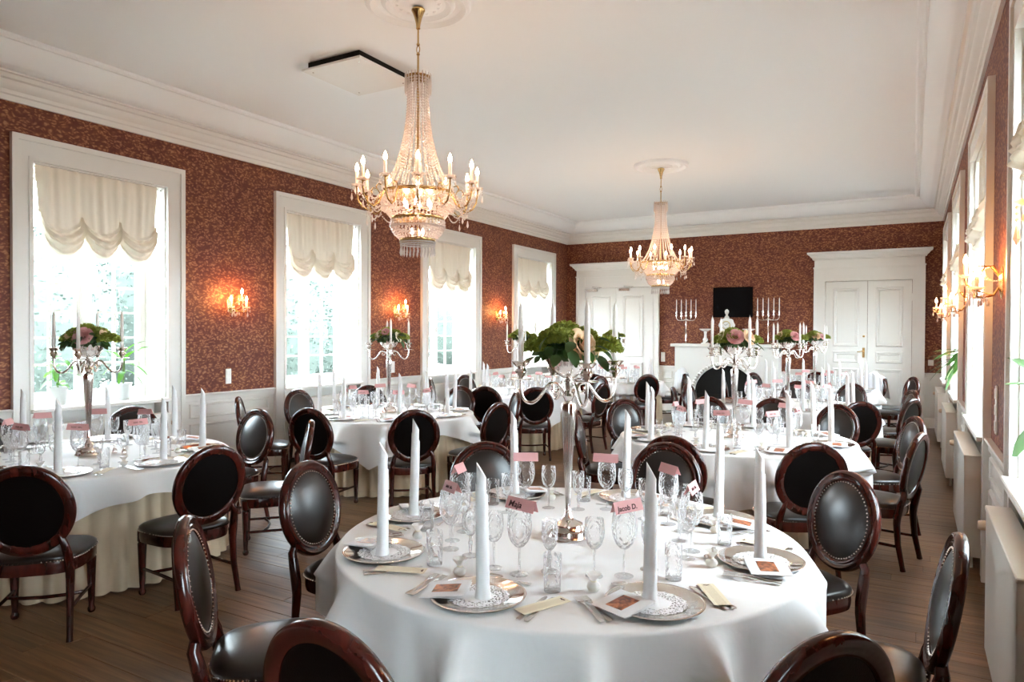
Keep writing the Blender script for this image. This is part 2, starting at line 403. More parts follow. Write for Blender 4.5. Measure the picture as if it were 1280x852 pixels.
# floor: a base slab, oak boards laid along X
fl = struct(MB().box((XL-TH,YF-0.3,-0.12),(XR+TH,YB+0.3,-0.010)).build('floor', 'soil'))
def boards():
    bw = 0.145; y = YF; row = 0; rest = MB(); r = random.Random(3); cnt = 0
    while y < YB:
        x = XL - r.uniform(0, 1.2)
        while x < XR:
            L = r.uniform(1.35, 2.3); x0, x1 = max(x, XL), min(x+L, XR)
            if x1-x0 > 0.05:
                a, b = (x0+0.0012, y+0.0012, -0.012), (x1-0.0012, min(y+bw, YB)-0.0012, r.uniform(-0.0008, 0))
                if 0.7 < y < 8.2 and x1 > -5.6 and cnt < 290:
                    cnt += 1
                    c = ((a[0]+b[0])/2, (a[1]+b[1])/2, 0)
                    MB().cbox((a[0]-c[0],a[1]-c[1],a[2]),(b[0]-c[0],b[1]-c[1],b[2]),0.0015).build('board', 'oak_floor', fl, 0, c)
                else: rest.box(a, b)
            x += L
        y += bw; row += 1
    rest.build('floor_boards', 'oak_floor', fl, 0, None, 'stuff')
boards()

# dado rail, panel mouldings, baseboards
def frame_rect(m, a, b, z0, z1, M, w=0.035, t=0.02):
    prof = [(0,0),(0.004,-t*0.6),(w*0.35,-t),(w*0.6,-t*0.7),(w*0.8,-t*0.75),(w,0)]
    n = len(prof); vs = []
    for i, y in prof: vs += [(a+i,y,z0+i),(b-i,y,z0+i),(b-i,y,z1-i),(a+i,y,z1-i)]
    m.add(vs, [(4*j+k, 4*j+(k+1)%4, 4*j+4+(k+1)%4, 4*j+4+k) for j in range(n-1) for k in range(4)], M)
def rail_run(m, a, b, z, M):
    prof = [(0,z),(-.035,z),(-.04,z-.012),(-.03,z-.022),(-.022,z-.04),(-.016,z-.055),(-.016,z-.08),(0,z-.085)]
    vs = [(x,y,zz) for x in (a,b) for y,zz in prof]; n = len(prof)
    m.add(vs, [(i,i+1,n+i+1,n+i) for i in range(n-1)]+[tuple(range(n)), tuple(range(n,2*n))], M)
def base_run(m, a, b, M):
    prof = [(0,0.17),(-.008,0.168),(-.014,0.15),(-.02,0.14),(-.022,0.0)]
    vs = [(x,y,z) for x in (a,b) for y,z in prof]; n = len(prof)
    m.add(vs, [(i,i+1,n+i+1,n+i) for i in range(n-1)]+[tuple(range(n)), tuple(range(n,2*n))], M)
def dado_work(wall, side, M, gaps):
    rails = MB(); base = MB()
    for a, b in gaps:
        rail_run(rails, a, b, ZR, M); base_run(base, a, b, M)
        if b-a > 0.35:
            p = MB(); frame_rect(p, a+0.07, b-0.07, 0.70, 0.86, M, 0.03, 0.016); frame_rect(p, a+0.07, b-0.07, 0.24, 0.645, M)
            p.build('panel_moulding', 'white_paint', wall)
    rails.build('dado_rail', 'white_paint', wall)
    struct(base.build('baseboard_'+side, 'white_paint'))
def gaps_of(wins):
    e = [YF]
    for w in wins: e += [w[0], w[1]]
    e.append(YB); return [(e[i], e[i+1]) for i in range(0, len(e), 2) if e[i+1]-e[i] > 0.05]
dado_work(wl, 'left', ML, gaps_of(WL)); dado_work(wr, 'right', MR, gaps_of(WR))
DOORS = [(-6.54,-4.64), (-1.63,0.19)]
dado_work(wb, 'back', MK, [(XL,-6.54),(-4.64,-4.28),(-2.13,-1.63),(0.19,XR)])

# windows
SHARED = {}
def window(n, M, w, side):
    a, b = inner(w); o0, o1 = w
    root = struct(put('window_%d' % n, None))
    c = MB()                                                # casing with stepped profile, down to the floor
    def casing(x0, x1, xi):
        s = 1 if xi == x1 else -1; xo = x0 if s > 0 else x1
        c.box((min(xo,xo+s*.05),-.045,0),(max(xo,xo+s*.05),0,WZT),M)
        c.box((min(xo+s*.05,xi-s*.035),-.03,0),(max(xo+s*.05,xi-s*.035),0,WZT-.05),M)
        c.box((min(xi-s*.035,xi),-.04,0),(max(xi-s*.035,xi),0.02,WZ1),M)
    casing(o0, a, a); casing(b, o1, b)
    c.box((o0+.05,-.045,WZT-.05),(o1-.05,0,WZT),M); c.box((a-.035,-.03,WZ1+.035),(b+.035,0,WZT-.05),M); c.box((a-.035,-.04,WZ1),(b+.035,0.02,WZ1+.035),M)
    c.build('casing', 'white_paint', root, 0)
    rv = MB(); D = 0.34
    rv.box((a-.01,0.0,WZ0-.03),(a+.012,D+.07,WZ1),M); rv.box((b-.012,0.0,WZ0-.03),(b+.01,D+.07,WZ1),M); rv.box((a,0,WZ1-.012),(b,D+.07,WZ1+.01),M)
    rv.build('reveal', 'white_paint', root, 0)
    si = MB().cbox((a-.03,-.075,WZ0-.035),(b+.03,D,WZ0),.006,M); si.build('sill', 'white_paint', root, 0)
    mid = (a+b)/2; ft = 0.055
    f = MB(); y0, y1 = D, D+.07
    for x0, x1, z0, z1 in ((a,a+ft,WZ0,WZ1),(b-ft,b,WZ0,WZ1),(a,b,WZ0,WZ0+.07),(a,b,WZ1-ft,WZ1),(a,b,2.40,2.47)):
        e_ = .002 if x1-x0 > .2 else 0; f.box((x0,y0+e_,z0),(x1,y1-e_,z1),M)
    f.box((mid-.035,y0-.012,WZ0),(mid+.035,y1,WZ1),M)
    f.build('window_frame', 'white_paint', root, 0)
    for (x0, x1) in ((a+ft, mid-.035), (mid+.035, b-ft)):
        for (z0, z1, rows) in ((WZ0+.07, 2.40, 5), (2.47, WZ1-ft, 2)):
            sm = MB(); st = 0.042
            for q in ((x0,x0+st,z0,z1),(x1-st,x1,z0,z1),(x0,x1,z0,z0+st),(x0,x1,z1-st,z1)):
                e_ = .002 if q[1]-q[0] > st*1.5 else 0; sm.box((q[0],y0+.005+e_,q[2]),(q[1],y0+.05-e_,q[3]),M)
            gx = (x0+x1)/2; sm.box((gx-.011,y0+.01,z0),(gx+.011,y0+.045,z1),M)
            H = (z1-z0-2*st)/rows
            for k in range(1, rows): sm.box((x0,y0+.012,z0+st+k*H-.011),(x1,y0+.043,z0+st+k*H+.011),M)
            sash = sm.build('sash', 'white_paint', root, 0)
            for (p0, p1) in ((x0+st, gx-.011), (gx+.011, x1-st)):
                for k in range(rows):
                    zc = z0+st+(k+.5)*H
                    key = (round(p1-p0,4), round(H,4), side)
                    if key not in SHARED:
                        hw, hh = (p1-p0)/2, H/2-.011
                        SHARED[key] = MB().box((-.002,-hw,-hh),(.002,hw,hh)).mesh('pane', 'window_glass', 0)
                    pos = M @ Vector(((p0+p1)/2, y0+.028, zc))
                    put('pane', SHARED[key], sash, pos)
    h = MB().tube([(mid-.004,y0-.03,1.62),(mid-.004,y0-.03,1.74)], .006, 8, M); h.box((mid-.012,y0-.035,1.66),(mid+.012,y0-.01,1.70),M)
    h.build('window_latch', 'steel', root)
    return root
for i, w in enumerate(WL): window(i+1, ML, w, 0)
for i, w in enumerate(WR): window(i+5, MR, w, 1)

# double doors on the back wall
def door(n, x0, x1, lx0, lx1, rows, closers):
    root = struct(put('door_%d' % n, None)); M = MK; zt = 2.63
    c = MB()
    for s, xo, xi in ((1,x0,lx0),(-1,x1,lx1)):
        for q0, q1, t in ((0,.045,.075),(.045,.12,.055),(.12,abs(xi-xo),.065)):
            p, q = xo+s*q0, xo+s*q1; c.box((min(p,q),-t,0),(max(p,q),0,2.87),M)
    c.box((lx0,-.055,zt),(lx1,0,2.87),M); c.box((lx0,-.07,zt),(lx1,0,zt+.05),M)
    c.build('casing', 'white_paint', root, 0)
    e = MB(); e.box((x0+.01,-.075,2.87),(x1-.01,0,3.04),M); e.box((x0-.01,-.085,2.875),(x1+.01,0,2.90),M)
    prof = [(.0,3.03),(.02,3.04),(.03,3.07),(.055,3.09),(.08,3.125),(.10,3.135),(.11,3.145),(.11,3.175),(0,3.18)]
    vs = []
    for i, z in prof: vs += [(x0-i,0,z),(x0-i,-.075-i,z),(x1+i,-.075-i,z),(x1+i,0,z)]
    e.add(vs, [(4*j+k,4*j+k+1,4*j+5+k,4*j+4+k) for j in range(len(prof)-1) for k in range(3)], M)
    e.build('entablature', 'white_paint', root, 0)
    mid = (lx0+lx1)/2
    for li, (a, b) in enumerate(((lx0+.004, mid-.003), (mid+.003, lx1-.004))):
        leaf = MB().cbox((a,-.035,0.012),(b,-.002,zt-.004),.004,M).build('door_leaf', 'white_paint', root, 0)
        for z0, z1 in rows:
            p = MB(); frame_rect(p, a+.135, b-.135, z0, z1, Matrix.Translation((0,0,0)) @ M @ Matrix.Translation((0,-.035,0)), .06, .028)
            p.box((a+.21,-.041,z0+.075),(b-.21,-.03,z1-.075),M)
            p.build('door_panel', 'white_paint', leaf, 0.4)
        if not closers:
            if li == 0:
                h = MB().cbox((b-.075,-.045,1.22),(b-.035,-.034,1.40),.003,M)
                h.tube([(b-.055,-.045,1.34),(b-.055,-.09,1.34),(b-.075,-.095,1.335),(b-.16,-.095,1.325)], [.009,.009,.010,.008], 8, M)
                h.build('door_handle', 'brass', leaf)
                MB().lathe([(.02,0),(.02,.008),(.01,.012),(0,.012)], 12, M @ TM(b-.055,-.035,1.61,0,PI/2)).build('keyhole_plate', 'brass', leaf)
        else:
            h = MB().cbox((b-.075,-.045,1.22) if li == 0 else (a+.035,-.045,1.22), (b-.035,-.034,1.40) if li == 0 else (a+.075,-.034,1.40), .003, M)
            xx = b-.055 if li == 0 else a+.055
            h.lathe([(.01,0),(.012,.03),(.028,.04),(.03,.055),(.018,.07),(0,.072)], 14, M @ TM(xx,-.045,1.30,0,PI/2))
            h.build('door_handle', 'steel', leaf)
            k = MB(); s = 1
            k.cbox((a+.06,-.09,zt-.075),(a+.30,-.036,zt-.02),.004,M)
            k.tube([(a+.20,-.075,zt-.01),(a+.42,-.11,zt+.005),(a+.18,-.09,zt+.03)], .007, 6, M)
            k.build('door_closer', 'steel', leaf)
        hg = MB()
        hx = a-.002 if li == 0 else b+.002
        for zz in (.30, 2.25): hg.tube([(hx,-.045,zz),(hx,-.045,zz+.13)], .008, 8, M)
        hg.build('hinge', 'white_paint', leaf)
door(1, -6.54, -4.64, -6.33, -4.85, ((0.18,1.02),(1.14,2.46)), True)
door(2, -1.63, 0.19, -1.43, -0.01, ((0.16,1.02),(1.12,1.33),(1.42,2.50)), False)

# ceiling roses
def rose(x, y):
    o = MB().lathe([(.385,0),(.385,-.026),(.372,-.044),(.345,-.050),(.328,-.034),(.31,-.020),(.27,-.018),(.255,-.036),(.235,-.044),(.218,-.030),(.20,-.018),(.12,-.024),(.09,-.035),(.05,-.04),(0,-.042)], 56)
    r = o.build('trim_4', 'ceiling_paint', None, .6, (x,y,ZT)); struct(r)
    pet = MB()
    for k in range(14): pet.octa((.155*math.cos(k*PI/7), .155*math.sin(k*PI/7), -.016), .028, .016)
    pet.build('rosette', 'ceiling_paint', r, .9)
CH = [(-3.15,4.12), (-3.15,9.80)]
for p in CH: rose(*p)

# ------------------------------------------------------------------ tables and places
HOURS = ['twelve','one','two','three','four','five','six','seven','eight','nine','ten','eleven']
TAB = {  # centre, radius, cloth corner angle, mid drop, corner drop, wording, detail level, place angle
    'T1': ((-1.32,2.82), 1.00, -108, .34, .56, 'foremost table of the aisle row', 2, -86),
    'T0': ((-5.20,2.90), 0.95, -52, .12, .42, 'table by the first window', 1, -40),
    'T2': ((-5.10,6.15), 0.95, -62, .14, .44, 'table by the second window', 1, -42),
    'T3': ((-5.12,9.25), 0.95, -40, .18, .42, 'table by the third window', 0, -10),
    'T7': ((-4.90,12.40), 0.95, -60, .18, .42, 'table by the fourth window', 0, -46),
    'T4': ((-1.34,6.25), 0.98, -100, .34, .52, 'second table of the aisle row', 1, -92),
    'T5': ((-1.37,9.50), 0.97, -70, .25, .48, 'third table of the aisle row', 0, -70),
    'T6': ((-1.38,12.40), 0.95, -60, .25, .48, 'last table of the aisle row', 0, -70),
}
CHAIRS = {  # back top position (world), per table
    'T0': [(-3.97,1.87),(-3.68,2.81),(-6.27,3.91),(-6.48,2.80),(-5.10,4.36),(-4.09,4.02)],
    'T1': [(-2.85,2.72),(-2.38,1.66),(-1.23,1.22),(-.14,1.78),(.17,2.90),(-.26,3.95),(-1.36,4.40),(-2.38,3.82)],
    'T2': [(-6.24,5.02),(-6.46,6.06),(-6.17,7.02),(-5.09,7.60),(-3.55,6.00),(-3.87,5.03),(-4.78,4.62),(-4.02,7.20)],
    'T3': [(-6.36,9.55),(-6.37,8.62),(-4.78,7.66),(-4.15,7.90),(-3.70,9.08),(-4.35,10.55)],
    'T4': [(-2.66,5.80),(-2.66,7.02),(-1.42,4.66),(-.53,4.85),(.08,5.76),(.05,6.88),(-.62,7.66),(-1.29,7.97),(-1.97,7.82)],
    'T5': [(-.44,8.08),(-2.71,9.62),(-2.70,8.90),(.03,8.76),(.03,10.1),(-.72,11.0),(-1.46,11.02)],
    'T6': [(-.03,12.3),(-.55,13.75),(.04,13.2),(-2.48,12.98),(-2.80,12.1),(-1.5,13.85)],
    'T7': [(-3.85,11.38),(-3.75,13.1),(-4.7,11.0)],
}
def clock(c, ang):
    a = Vector((c[0], c[1])).normalized(); rgt = Vector((a.y, -a.x)); v = Vector((math.cos(ang), math.sin(ang)))
    return math.degrees(math.atan2(v.dot(rgt), v.dot(a))) / 30.0
def hours_for(c, angs):
    want = [(clock(c, a)) % 12 for a in angs]; used = {}; out = [None]*len(angs)
    order = sorted(range(len(angs)), key=lambda i: abs(want[i]-round(want[i])))
    for i in order:
        cand = sorted(range(12), key=lambda h: min(abs(h-want[i]), 12-abs(h-want[i])))
        h = next(h for h in cand if h not in used); used[h] = i; out[i] = HOURS[h]
    return out

def make_tables():
    top = MB().lathe([(0,.712),(.86,.712),(.87,.72),(.87,.735),(.86,.742),(0,.742)], 32).mesh('tabletop', 'oak_floor')
    leg = MB().tube([(0,0,0),(0,0,.712)], .022, 8).mesh('leg', 'steel')
    for key, (c, R, ca, d0, d1, words_, lv, pa) in TAB.items():
        t = thing('round_table', 'round banquet table under its cloth, ' + words_, 'table', (c[0],c[1],0), 0, 'round banquet tables')
        put('tabletop', top, t)
        for k in range(4): put('leg', leg, t, (.55*math.cos(PI/4+k*PI/2), .55*math.sin(PI/4+k*PI/2), 0))
        r = random.Random(hash_(key)); ph = [r.uniform(0, 6.28) for _ in range(8)]
        NS = 240
        ch = [(math.atan2(y-c[1], x-c[0]), math.hypot(x-c[0], y-c[1])-.545) for x, y in CHAIRS[key]]
        def lim(a):
            L = 9.0
            for ca2, rf in ch:
                da = abs((a-ca2+PI) % (2*PI)-PI)*R
                if da < .42: L = min(L, rf-.012+max(0, da-.24)*1.2)
            return max(L, .70)
        # pleated under skirt
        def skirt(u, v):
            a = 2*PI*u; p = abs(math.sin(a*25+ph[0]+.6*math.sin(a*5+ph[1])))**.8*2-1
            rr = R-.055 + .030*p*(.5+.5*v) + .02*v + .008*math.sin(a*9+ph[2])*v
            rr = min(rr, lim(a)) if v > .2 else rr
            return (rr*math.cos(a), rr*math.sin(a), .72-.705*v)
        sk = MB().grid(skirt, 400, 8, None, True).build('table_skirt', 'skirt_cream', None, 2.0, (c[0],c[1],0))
        tag(sk, 'cream pleated floor-length skirt of the ' + words_, 'table skirt', 'pleated table skirts')
        NF = 11 if R < .97 else 13
        def cloth(u, v):
            a = 2*PI*u; nt = 5
            q = ((math.degrees(a)-ca) % 90)/90.0; cusp = abs(q-.5)*2
            drop = d0 + (d1-d0)*cusp**1.6 + .012*math.sin(a*7+ph[3])
            n = 22; j = v*n
            zt = .752
            if j <= 6:
                rr = (R-.012)*j/6; return (rr*math.cos(a), rr*math.sin(a), zt + .0015*math.sin(rr*9+a*3+ph[4]))
            if j <= 9:
                b = (j-6)/3*PI/2; rr = R-.012+.014*math.sin(b); return (rr*math.cos(a), rr*math.sin(a), zt-.014*(1-math.cos(b)))
            w = (j-9)/13.0; z = zt-.014-w*drop; d = w*drop
            f = math.sin(a*NF+ph[5]+1.3*math.sin(a*3+ph[6])); f2 = math.sin(a*(NF*2+3)+ph[7])
            amp = min(1, (d/.17)**.8)
            rr = R+.004 + .05*d + amp*(.026*f + .008*f2 + .095*max(0,f)**5) + .02*cusp*amp*w
            if z < .56: rr = min(rr, lim(a))
            return (rr*math.cos(a), rr*math.sin(a), z)
        cl = MB().grid(cloth, NS, 22, None, True).build('tablecloth', 'linen_white', None, 2.0, (c[0],c[1],0))
        tag(cl, 'white linen tablecloth draped over the ' + words_, 'tablecloth', 'white tablecloths')
def hash_(s): return sum(ord(ch)*(i+3)*97 for i, ch in enumerate(s))
make_tables()

# ------------------------------------------------------------------ chairs
def make_chair():
    A, B = .208, .222
    OV = TM(0,-.280,.715,0,R_(10.5))
    t = thing('oval_back_chair', 'x', 'chair')
    prof = [(-.027,.006),(-.021,.017),(-.011,.019),(-.005,.012),(.004,.014),(.013,.022),(.023,.017),(.029,.004),(.029,-.012),(.021,-.022),(-.02,-.022),(-.027,-.014)]
    n = 56; m = MB(); vs = []
    for k in range(n):
        a = 2*PI*k/n; nx, nz = math.cos(a)*B, math.sin(a)*A; L = math.hypot(nx, nz)
        for dr, dy in prof: vs.append((A*math.cos(a)+dr*nx/L, dy, B*math.sin(a)+dr*nz/L))
    q = len(prof)
    m.add(vs, [(k*q+j, k*q+(j+1)%q, ((k+1)%n)*q+(j+1)%q, ((k+1)%n)*q+j) for k in range(n) for j in range(q)], OV)
    m.build('back_frame', 'mahogany', t, 1.0)
    def pad(y0, h, s):
        def f(u, v):
            a = 2*PI*u; r = v
            return ((A-.022)*r*math.cos(a)*s, y0+h*(1-r**2.4)*(1 if h > 0 else 1), (B-.022)*r*math.sin(a))
        return f
    MB().grid(pad(.002,.034,1), 40, 9, OV, True).build('back_pad', 'leather', t, 2)
    MB().grid(pad(-.010,-.010,-1), 40, 5, OV, True).build('back_panel', 'leather_back', t, 2)
    nl = MB()
    for k in range(64):
        a = 2*PI*k/64; p = OV @ Vector(((A-.031)*math.cos(a), .0125, (B-.031)*math.sin(a))); nl.octa(p, .0058, .0058)
    ex = lambda v, e: math.copysign(abs(v)**e, v)
    def outl(a, k=0.0):
        c, s = ex(math.cos(a), .55), ex(math.sin(a), .62)
        return ((.232+.022*s+k)*c, -.012+(.208+k)*s)
    def cush(u, v):
        a = 2*PI*u
        if v < .25: x, y = outl(a, .004*math.sin(v*4*PI/2)); return (x, y, .415+.12*v)
        w = 1-(v-.25)/.75; x, y = outl(a, .004)
        return (x*w, y*w, .445+.034*(1-w**3.0))
    MB().grid(cush, 48, 10, None, True).build('seat', 'leather', t, 2)
    for k in range(84):
        x, y = outl(2*PI*k/84+.01, .007); nl.octa((x,y,.421), .0055, .0055)
    nl.build('nail_trim', 'silver', t, 0, None, 'stuff')
    ap = MB().grid(lambda u, v: (*outl(2*PI*u, .004-.006*abs(v-.5)*2), .35+.066*v), 48, 3, None, True)
    ap.build('seat_rail', 'mahogany', t, 1.0)
    fl_ = MB().lathe([(.014,0),(.020,.008),(.022,.022),(.016,.034),(.015,.05),(.018,.09),(.0265,.315),(.027,.325),(.021,.332),(.028,.342),(.028,.40)], 14).mesh('leg', 'mahogany')
    for s in (-1, 1): put('leg', fl_, t, (s*.195,.155,0))
    for s in (-1, 1):
        p0 = OV @ Vector((s*A*math.cos(R_(42)), -.004, -B*math.sin(R_(42))))
        path = [tuple(p0), (s*.176,-.262,.52), (s*.186,-.243,.46), (s*.19,-.226,.38), (s*.19,-.222,.32), (s*.192,-.232,.18), (s*.198,-.262,.03), (s*.199,-.268,0)]
        rb = MB().tube(path, [.020,.024,.027,.028,.025,.021,.018,.020], 8, None, False, True, .85)
        rb.build('leg', 'mahogany', t, 1.0)
    for s in (-1, 1):
        MB().tube([(s*.194,-.228,.165),(s*.19,-.03,.165),(s*.195,.155,.165)], .010, 8).build('stretcher', 'mahogany', t)
    MB().tube([(-.19,.03,.165),(-.1,.0,.165),(0,-.012,.165),(.1,.0,.165),(.19,.03,.165)], .010, 8).build('stretcher', 'mahogany', t)
    return t
def place_chairs():
    first = make_chair(); used = False
    for key, lst in CHAIRS.items():
        c, words_ = TAB[key][0], TAB[key][5]
        angs = [math.atan2(y-c[1], x-c[0]) for x, y in lst]
        hs = hours_for(c, angs)
        for (x, y), a, h in zip(lst, angs, hs):
            o = copy_tree(first) if used else first; used = True
            jit = random.Random(int(x*1000+y*77)).uniform(-.07, .07)
            f = Vector((-math.cos(a+jit), -math.sin(a+jit)))
            o.location = (x + f.x*.34, y + f.y*.34, 0)
            o.rotation_euler = (0, 0, math.atan2(f.y, f.x)-PI/2)
            view = f.dot(Vector((-x, -y)).normalized())
            side = 'leather front showing' if view > .25 else 'seen from behind' if view < -.25 else 'seen edge-on'
            o['label'] = 'oval-backed mahogany chair %s, %s o\'clock place, %s' % (side, h, words_)
            o['group'] = 'oval-backed chairs around the tables'
place_chairs()

# ------------------------------------------------------------------ place settings
TZ = .754
def glass_parts(kind, seg):
    if kind == 'red_wine_glass':
        bowl = [(.004,.100),(.016,.105),(.032,.122),(.044,.150),(.0475,.180),(.045,.212),(.0415,.244)]; st = [(.006,.006),(.0042,.02),(.0038,.075),(.0045,.095),(.004,.101)]; ft = [(0,.008),(.006,.006),(.02,.0035),(.036,.0015),(.036,0),(0,0)]; m = 'wine_glass'
    elif kind == 'white_wine_glass':
        bowl = [(.004,.100),(.014,.104),(.028,.120),(.0365,.146),(.038,.170),(.036,.198),(.034,.216)]; st = [(.006,.006),(.004,.02),(.0036,.07),(.006,.092),(.004,.101)]; ft = [(0,.008),(.006,.006),(.02,.0035),(.033,.0015),(.033,0),(0,0)]; m = 'wine_glass'
    else:
        bowl = [(.006,.080),(.014,.086),(.026,.104),(.030,.130),(.031,.158),(.030,.188),(.031,.195)]; st = [(.008,.006),(.0065,.02),(.006,.035),(.0095,.052),(.006,.068),(.006,.081)]; ft = [(0,.009),(.008,.007),(.02,.0045),(.034,.002),(.034,0),(0,0)]; m = 'cut_glass'
    wob = (lambda a, v: .018*math.cos(a*8)*(1-v)) if m == 'cut_glass' else None
    return [('bowl', open_lathe(bowl, seg, wob), m), ('stem', MB().lathe(st, max(6, seg//2)), m), ('foot', MB().lathe(ft, seg), m)]
def open_lathe(prof, seg, wob=None):
    m = MB(); m.lathe(prof, seg, None, wob); m.f = [f for f in m.f if len(f) == 4]; return m
def make_meshes():
    D = {}
    for seg, lv in ((20,1),(10,0)):
        for k in ('red_wine_glass','white_wine_glass','cut_wine_glass'): D[k,lv] = [(n, b.mesh(n, m, 1.2), m) for n, b, m in glass_parts(k, seg)]
        b = open_lathe([(.029,.0),(.0295,.004),(.031,.06),(.0325,.132)], seg); b.lathe([(0,.0005),(.0285,.0005),(.029,.008),(0,.007)], seg)
        D['tumbler',lv] = b.mesh('tumbler', 'wine_glass', 1.0)
    D['charger'] = MB().lathe([(0,.004),(.100,.004),(.108,.006),(.120,.011),(.150,.014),(.156,.017),(.163,.018),(.166,.016),(.163,.012),(.11,.001),(.1,0),(0,0)], 56).mesh('charger_plate', 'silver_charger', 0.9)
    D['doily'] = MB().lathe([(0,.0072),(.060,.0072),(.106,.0085),(.106,.008),(0,.0066)], 40, None, lambda a, v: .03*math.cos(a*20) if .4 < v < .8 else 0).mesh('doily', 'doily_paper', 0.5)
    # rolled candle napkin
    m = MB()
    def core(u, v):
        a = 2*PI*u; top = .458-.055*(.5-.5*math.cos(a)); r = .0205-.0042*v
        return (r*math.cos(a), r*math.sin(a), top*v)
    m.grid(core, 18, 14, None, True)
    m.grid(lambda u, v: ((.0163*(1-v))*math.cos(2*PI*u), (.0163*(1-v))*math.sin(2*PI*u), .458-.055*(.5-.5*(1-v)*math.cos(2*PI*u)) - .008*math.sin(PI*v)), 18, 1, None, True)
    def wrap(u, v):
        a = .35+2*PI*u*.86; top = .30+.09*(1-u); r = .0238-.0035*v + .0012*(1-u) + (.0045*(1-v/.12)**2 if v < .12 else 0)
        return (r*math.cos(a), r*math.sin(a), top*v)
    m.grid(wrap, 22, 12)
    D['napkin'] = m.mesh('candle_napkin', 'napkin_linen', 1.0)
    def fork(L, tines):
        m = MB(); pts = [(-L/2,.0085),(-L/2+.02,.0095),(-L*.2,.0045),(L*.12,.0032),(L*.22,.006),(L*.30,.0115)]
        hz = lambda x: .004+.006*max(0, (x+L*.1)/(L*.6))*(1 if x < L*.3 else .7)+.004*math.exp(-((x-L*.12)/.03)**2)
        vs = []
        for x, w in pts: vs += [(-w,x,hz(x)),(w,x,hz(x)),(w,x,hz(x)+.0022),(-w,x,hz(x)+.0022)]
        m.add(vs, [(4*i+k,4*i+(k+1)%4,4*i+4+(k+1)%4,4*i+4+k) for i in range(len(pts)-1) for k in range(4)]+[(0,1,2,3)])
        for k in range(tines):
            x = -.0095+.019*k/(tines-1); m.box((x-.0018,L*.29,.009),(x+.0018,L*.5,.0115))
        return m.mesh('table_fork', 'steel', 0.6)
    D['fork'] = fork(.205, 4)
    def knife(L):
        m = MB(); pts = [(-L/2,.008),(-L/2+.03,.009),(-.02,.006),(.0,.005),(.02,.009),(L*.4,.010),(L*.48,.006),(L*.5,.001)]; vs = []
        for x, w in pts:
            t = .0045 if x < 0 else .0018
            vs += [(-w,x,.001),(w*.8,x,.001),(w*.8,x,.001+t),(-w,x,.001+t)]
        m.add(vs, [(4*i+k,4*i+(k+1)%4,4*i+4+(k+1)%4,4*i+4+k) for i in range(len(pts)-1) for k in range(4)]+[(0,1,2,3)])
        return m.mesh('table_knife', 'steel', 0.6)
    D['knife'] = knife(.225)
    sp = MB(); L = .18; pts = [(-L/2,.008),(-L/2+.02,.009),(-L*.2,.004),(L*.16,.003)]; vs = []
    for x, w in pts: vs += [(-w,x,.002),(w,x,.002),(w,x,.0045),(-w,x,.0045)]
    sp.add(vs, [(4*i+k,4*i+(k+1)%4,4*i+4+(k+1)%4,4*i+4+k) for i in range(len(pts)-1) for k in range(4)]+[(0,1,2,3)])
    sp.grid(lambda u, v: (.019*v*math.cos(2*PI*u), L*.32+.031*v*math.sin(2*PI*u), .002+.007*v*v), 16, 4, None, True)
    D['spoon'] = sp.mesh('dessert_spoon', 'steel', 0.8)
    bk = MB(); bk.cbox((-.075,-.075,0),(.075,.075,.0012),.0004); bk.cbox((-.075,-.075,0),(.075,.075,.0012),.0004, TM(-.075,0,.0012,0,0,R_(-3)) @ TM(.075))
    D['booklet'] = bk.mesh('order_of_day_booklet', 'paper_white', 0.5)
    D['photo'] = MB().box((-.045,-.032,.0001),(.045,.036,.0007)).mesh('cover_photo', 'photo_print', 0)
    D['menu'] = MB().cbox((-.030,-.098,0),(.030,.098,.0009),.0003).mesh('menu_card', 'menu_print', 0)
    mf = MB()
    for k, (x, y, w) in enumerate(((-.006,.084,.010),(.006,.085,.009),(0,.081,.006))): mf.box((x-w/2,y-.0025,.0009),(x+w/2,y+.0025,.0013))
    D['menu_head'] = mf.mesh('menu_heading', 'ink', 0)
    cd = MB(); w, h, d = .064, .041, .017
    cd.add([(-w,-d,0),(w,-d,0),(w,0,h),(-w,0,h),(-w,d,0),(w,d,0),(-w,-d-.0008,.0),(w,-d-.0008,.0),(w,0,h+.001),(-w,0,h+.001),(-w,d+.0008,0),(w,d+.0008,0)],
           [(0,3,2,1),(3,4,5,2),(6,7,8,9),(9,8,11,10),(0,1,7,6),(4,10,11,5),(1,2,8,7),(2,5,11,8),(0,6,9,3),(3,9,10,4)])
    D['card'] = cd.mesh('place_card', 'card_pink', 0)
    fb = MB(); fb.lathe([(0,.001),(.018,.002),(.024,.014),(.020,.027),(.009,.034)], 14, None, lambda a, v: .06*math.sin(a*5))
    fb.lathe([(.009,.034),(.008,.037),(.018,.052),(.026,.064)], 22, None, lambda a, v: .22*math.sin(a*7)*max(0, v-.3)); fb.f = [f for f in fb.f if len(f) == 4]
    D['favour'] = fb.mesh('favour_bag', 'tulle_white', 1.2)
    al = MB()
    for k in range(5): al.octa((.012*math.cos(k*1.3), .012*math.sin(k*1.3), .010+.003*(k % 2)), .008, .006)
    D['almonds'] = al.mesh('sugared_almonds', 'almond', 1.5)
    D['ribbon'] = MB().tube([(.0095*math.cos(k*PI/6), .0095*math.sin(k*PI/6), .0355) for k in range(12)], .0018, 5, None, True).mesh('ribbon', 'rose_cream', 1)
    sc = MB(); r = random.Random(5)
    for wd_ in range(2):
        x = -.036+wd_*.04
        for k in range(5 if wd_ == 0 else 4):
            x0 = x+k*.0062; hgt_ = r.choice((.007,.010,.012)); sc.tube([(x0,0,0),(x0+.003,0,hgt_),(x0+.0045,0,.002),(x0+.0062,0,.003)], .0008, 4)
    D['scrawl'] = sc.mesh('handwriting', 'ink', 0)
    return D
DM = make_meshes()
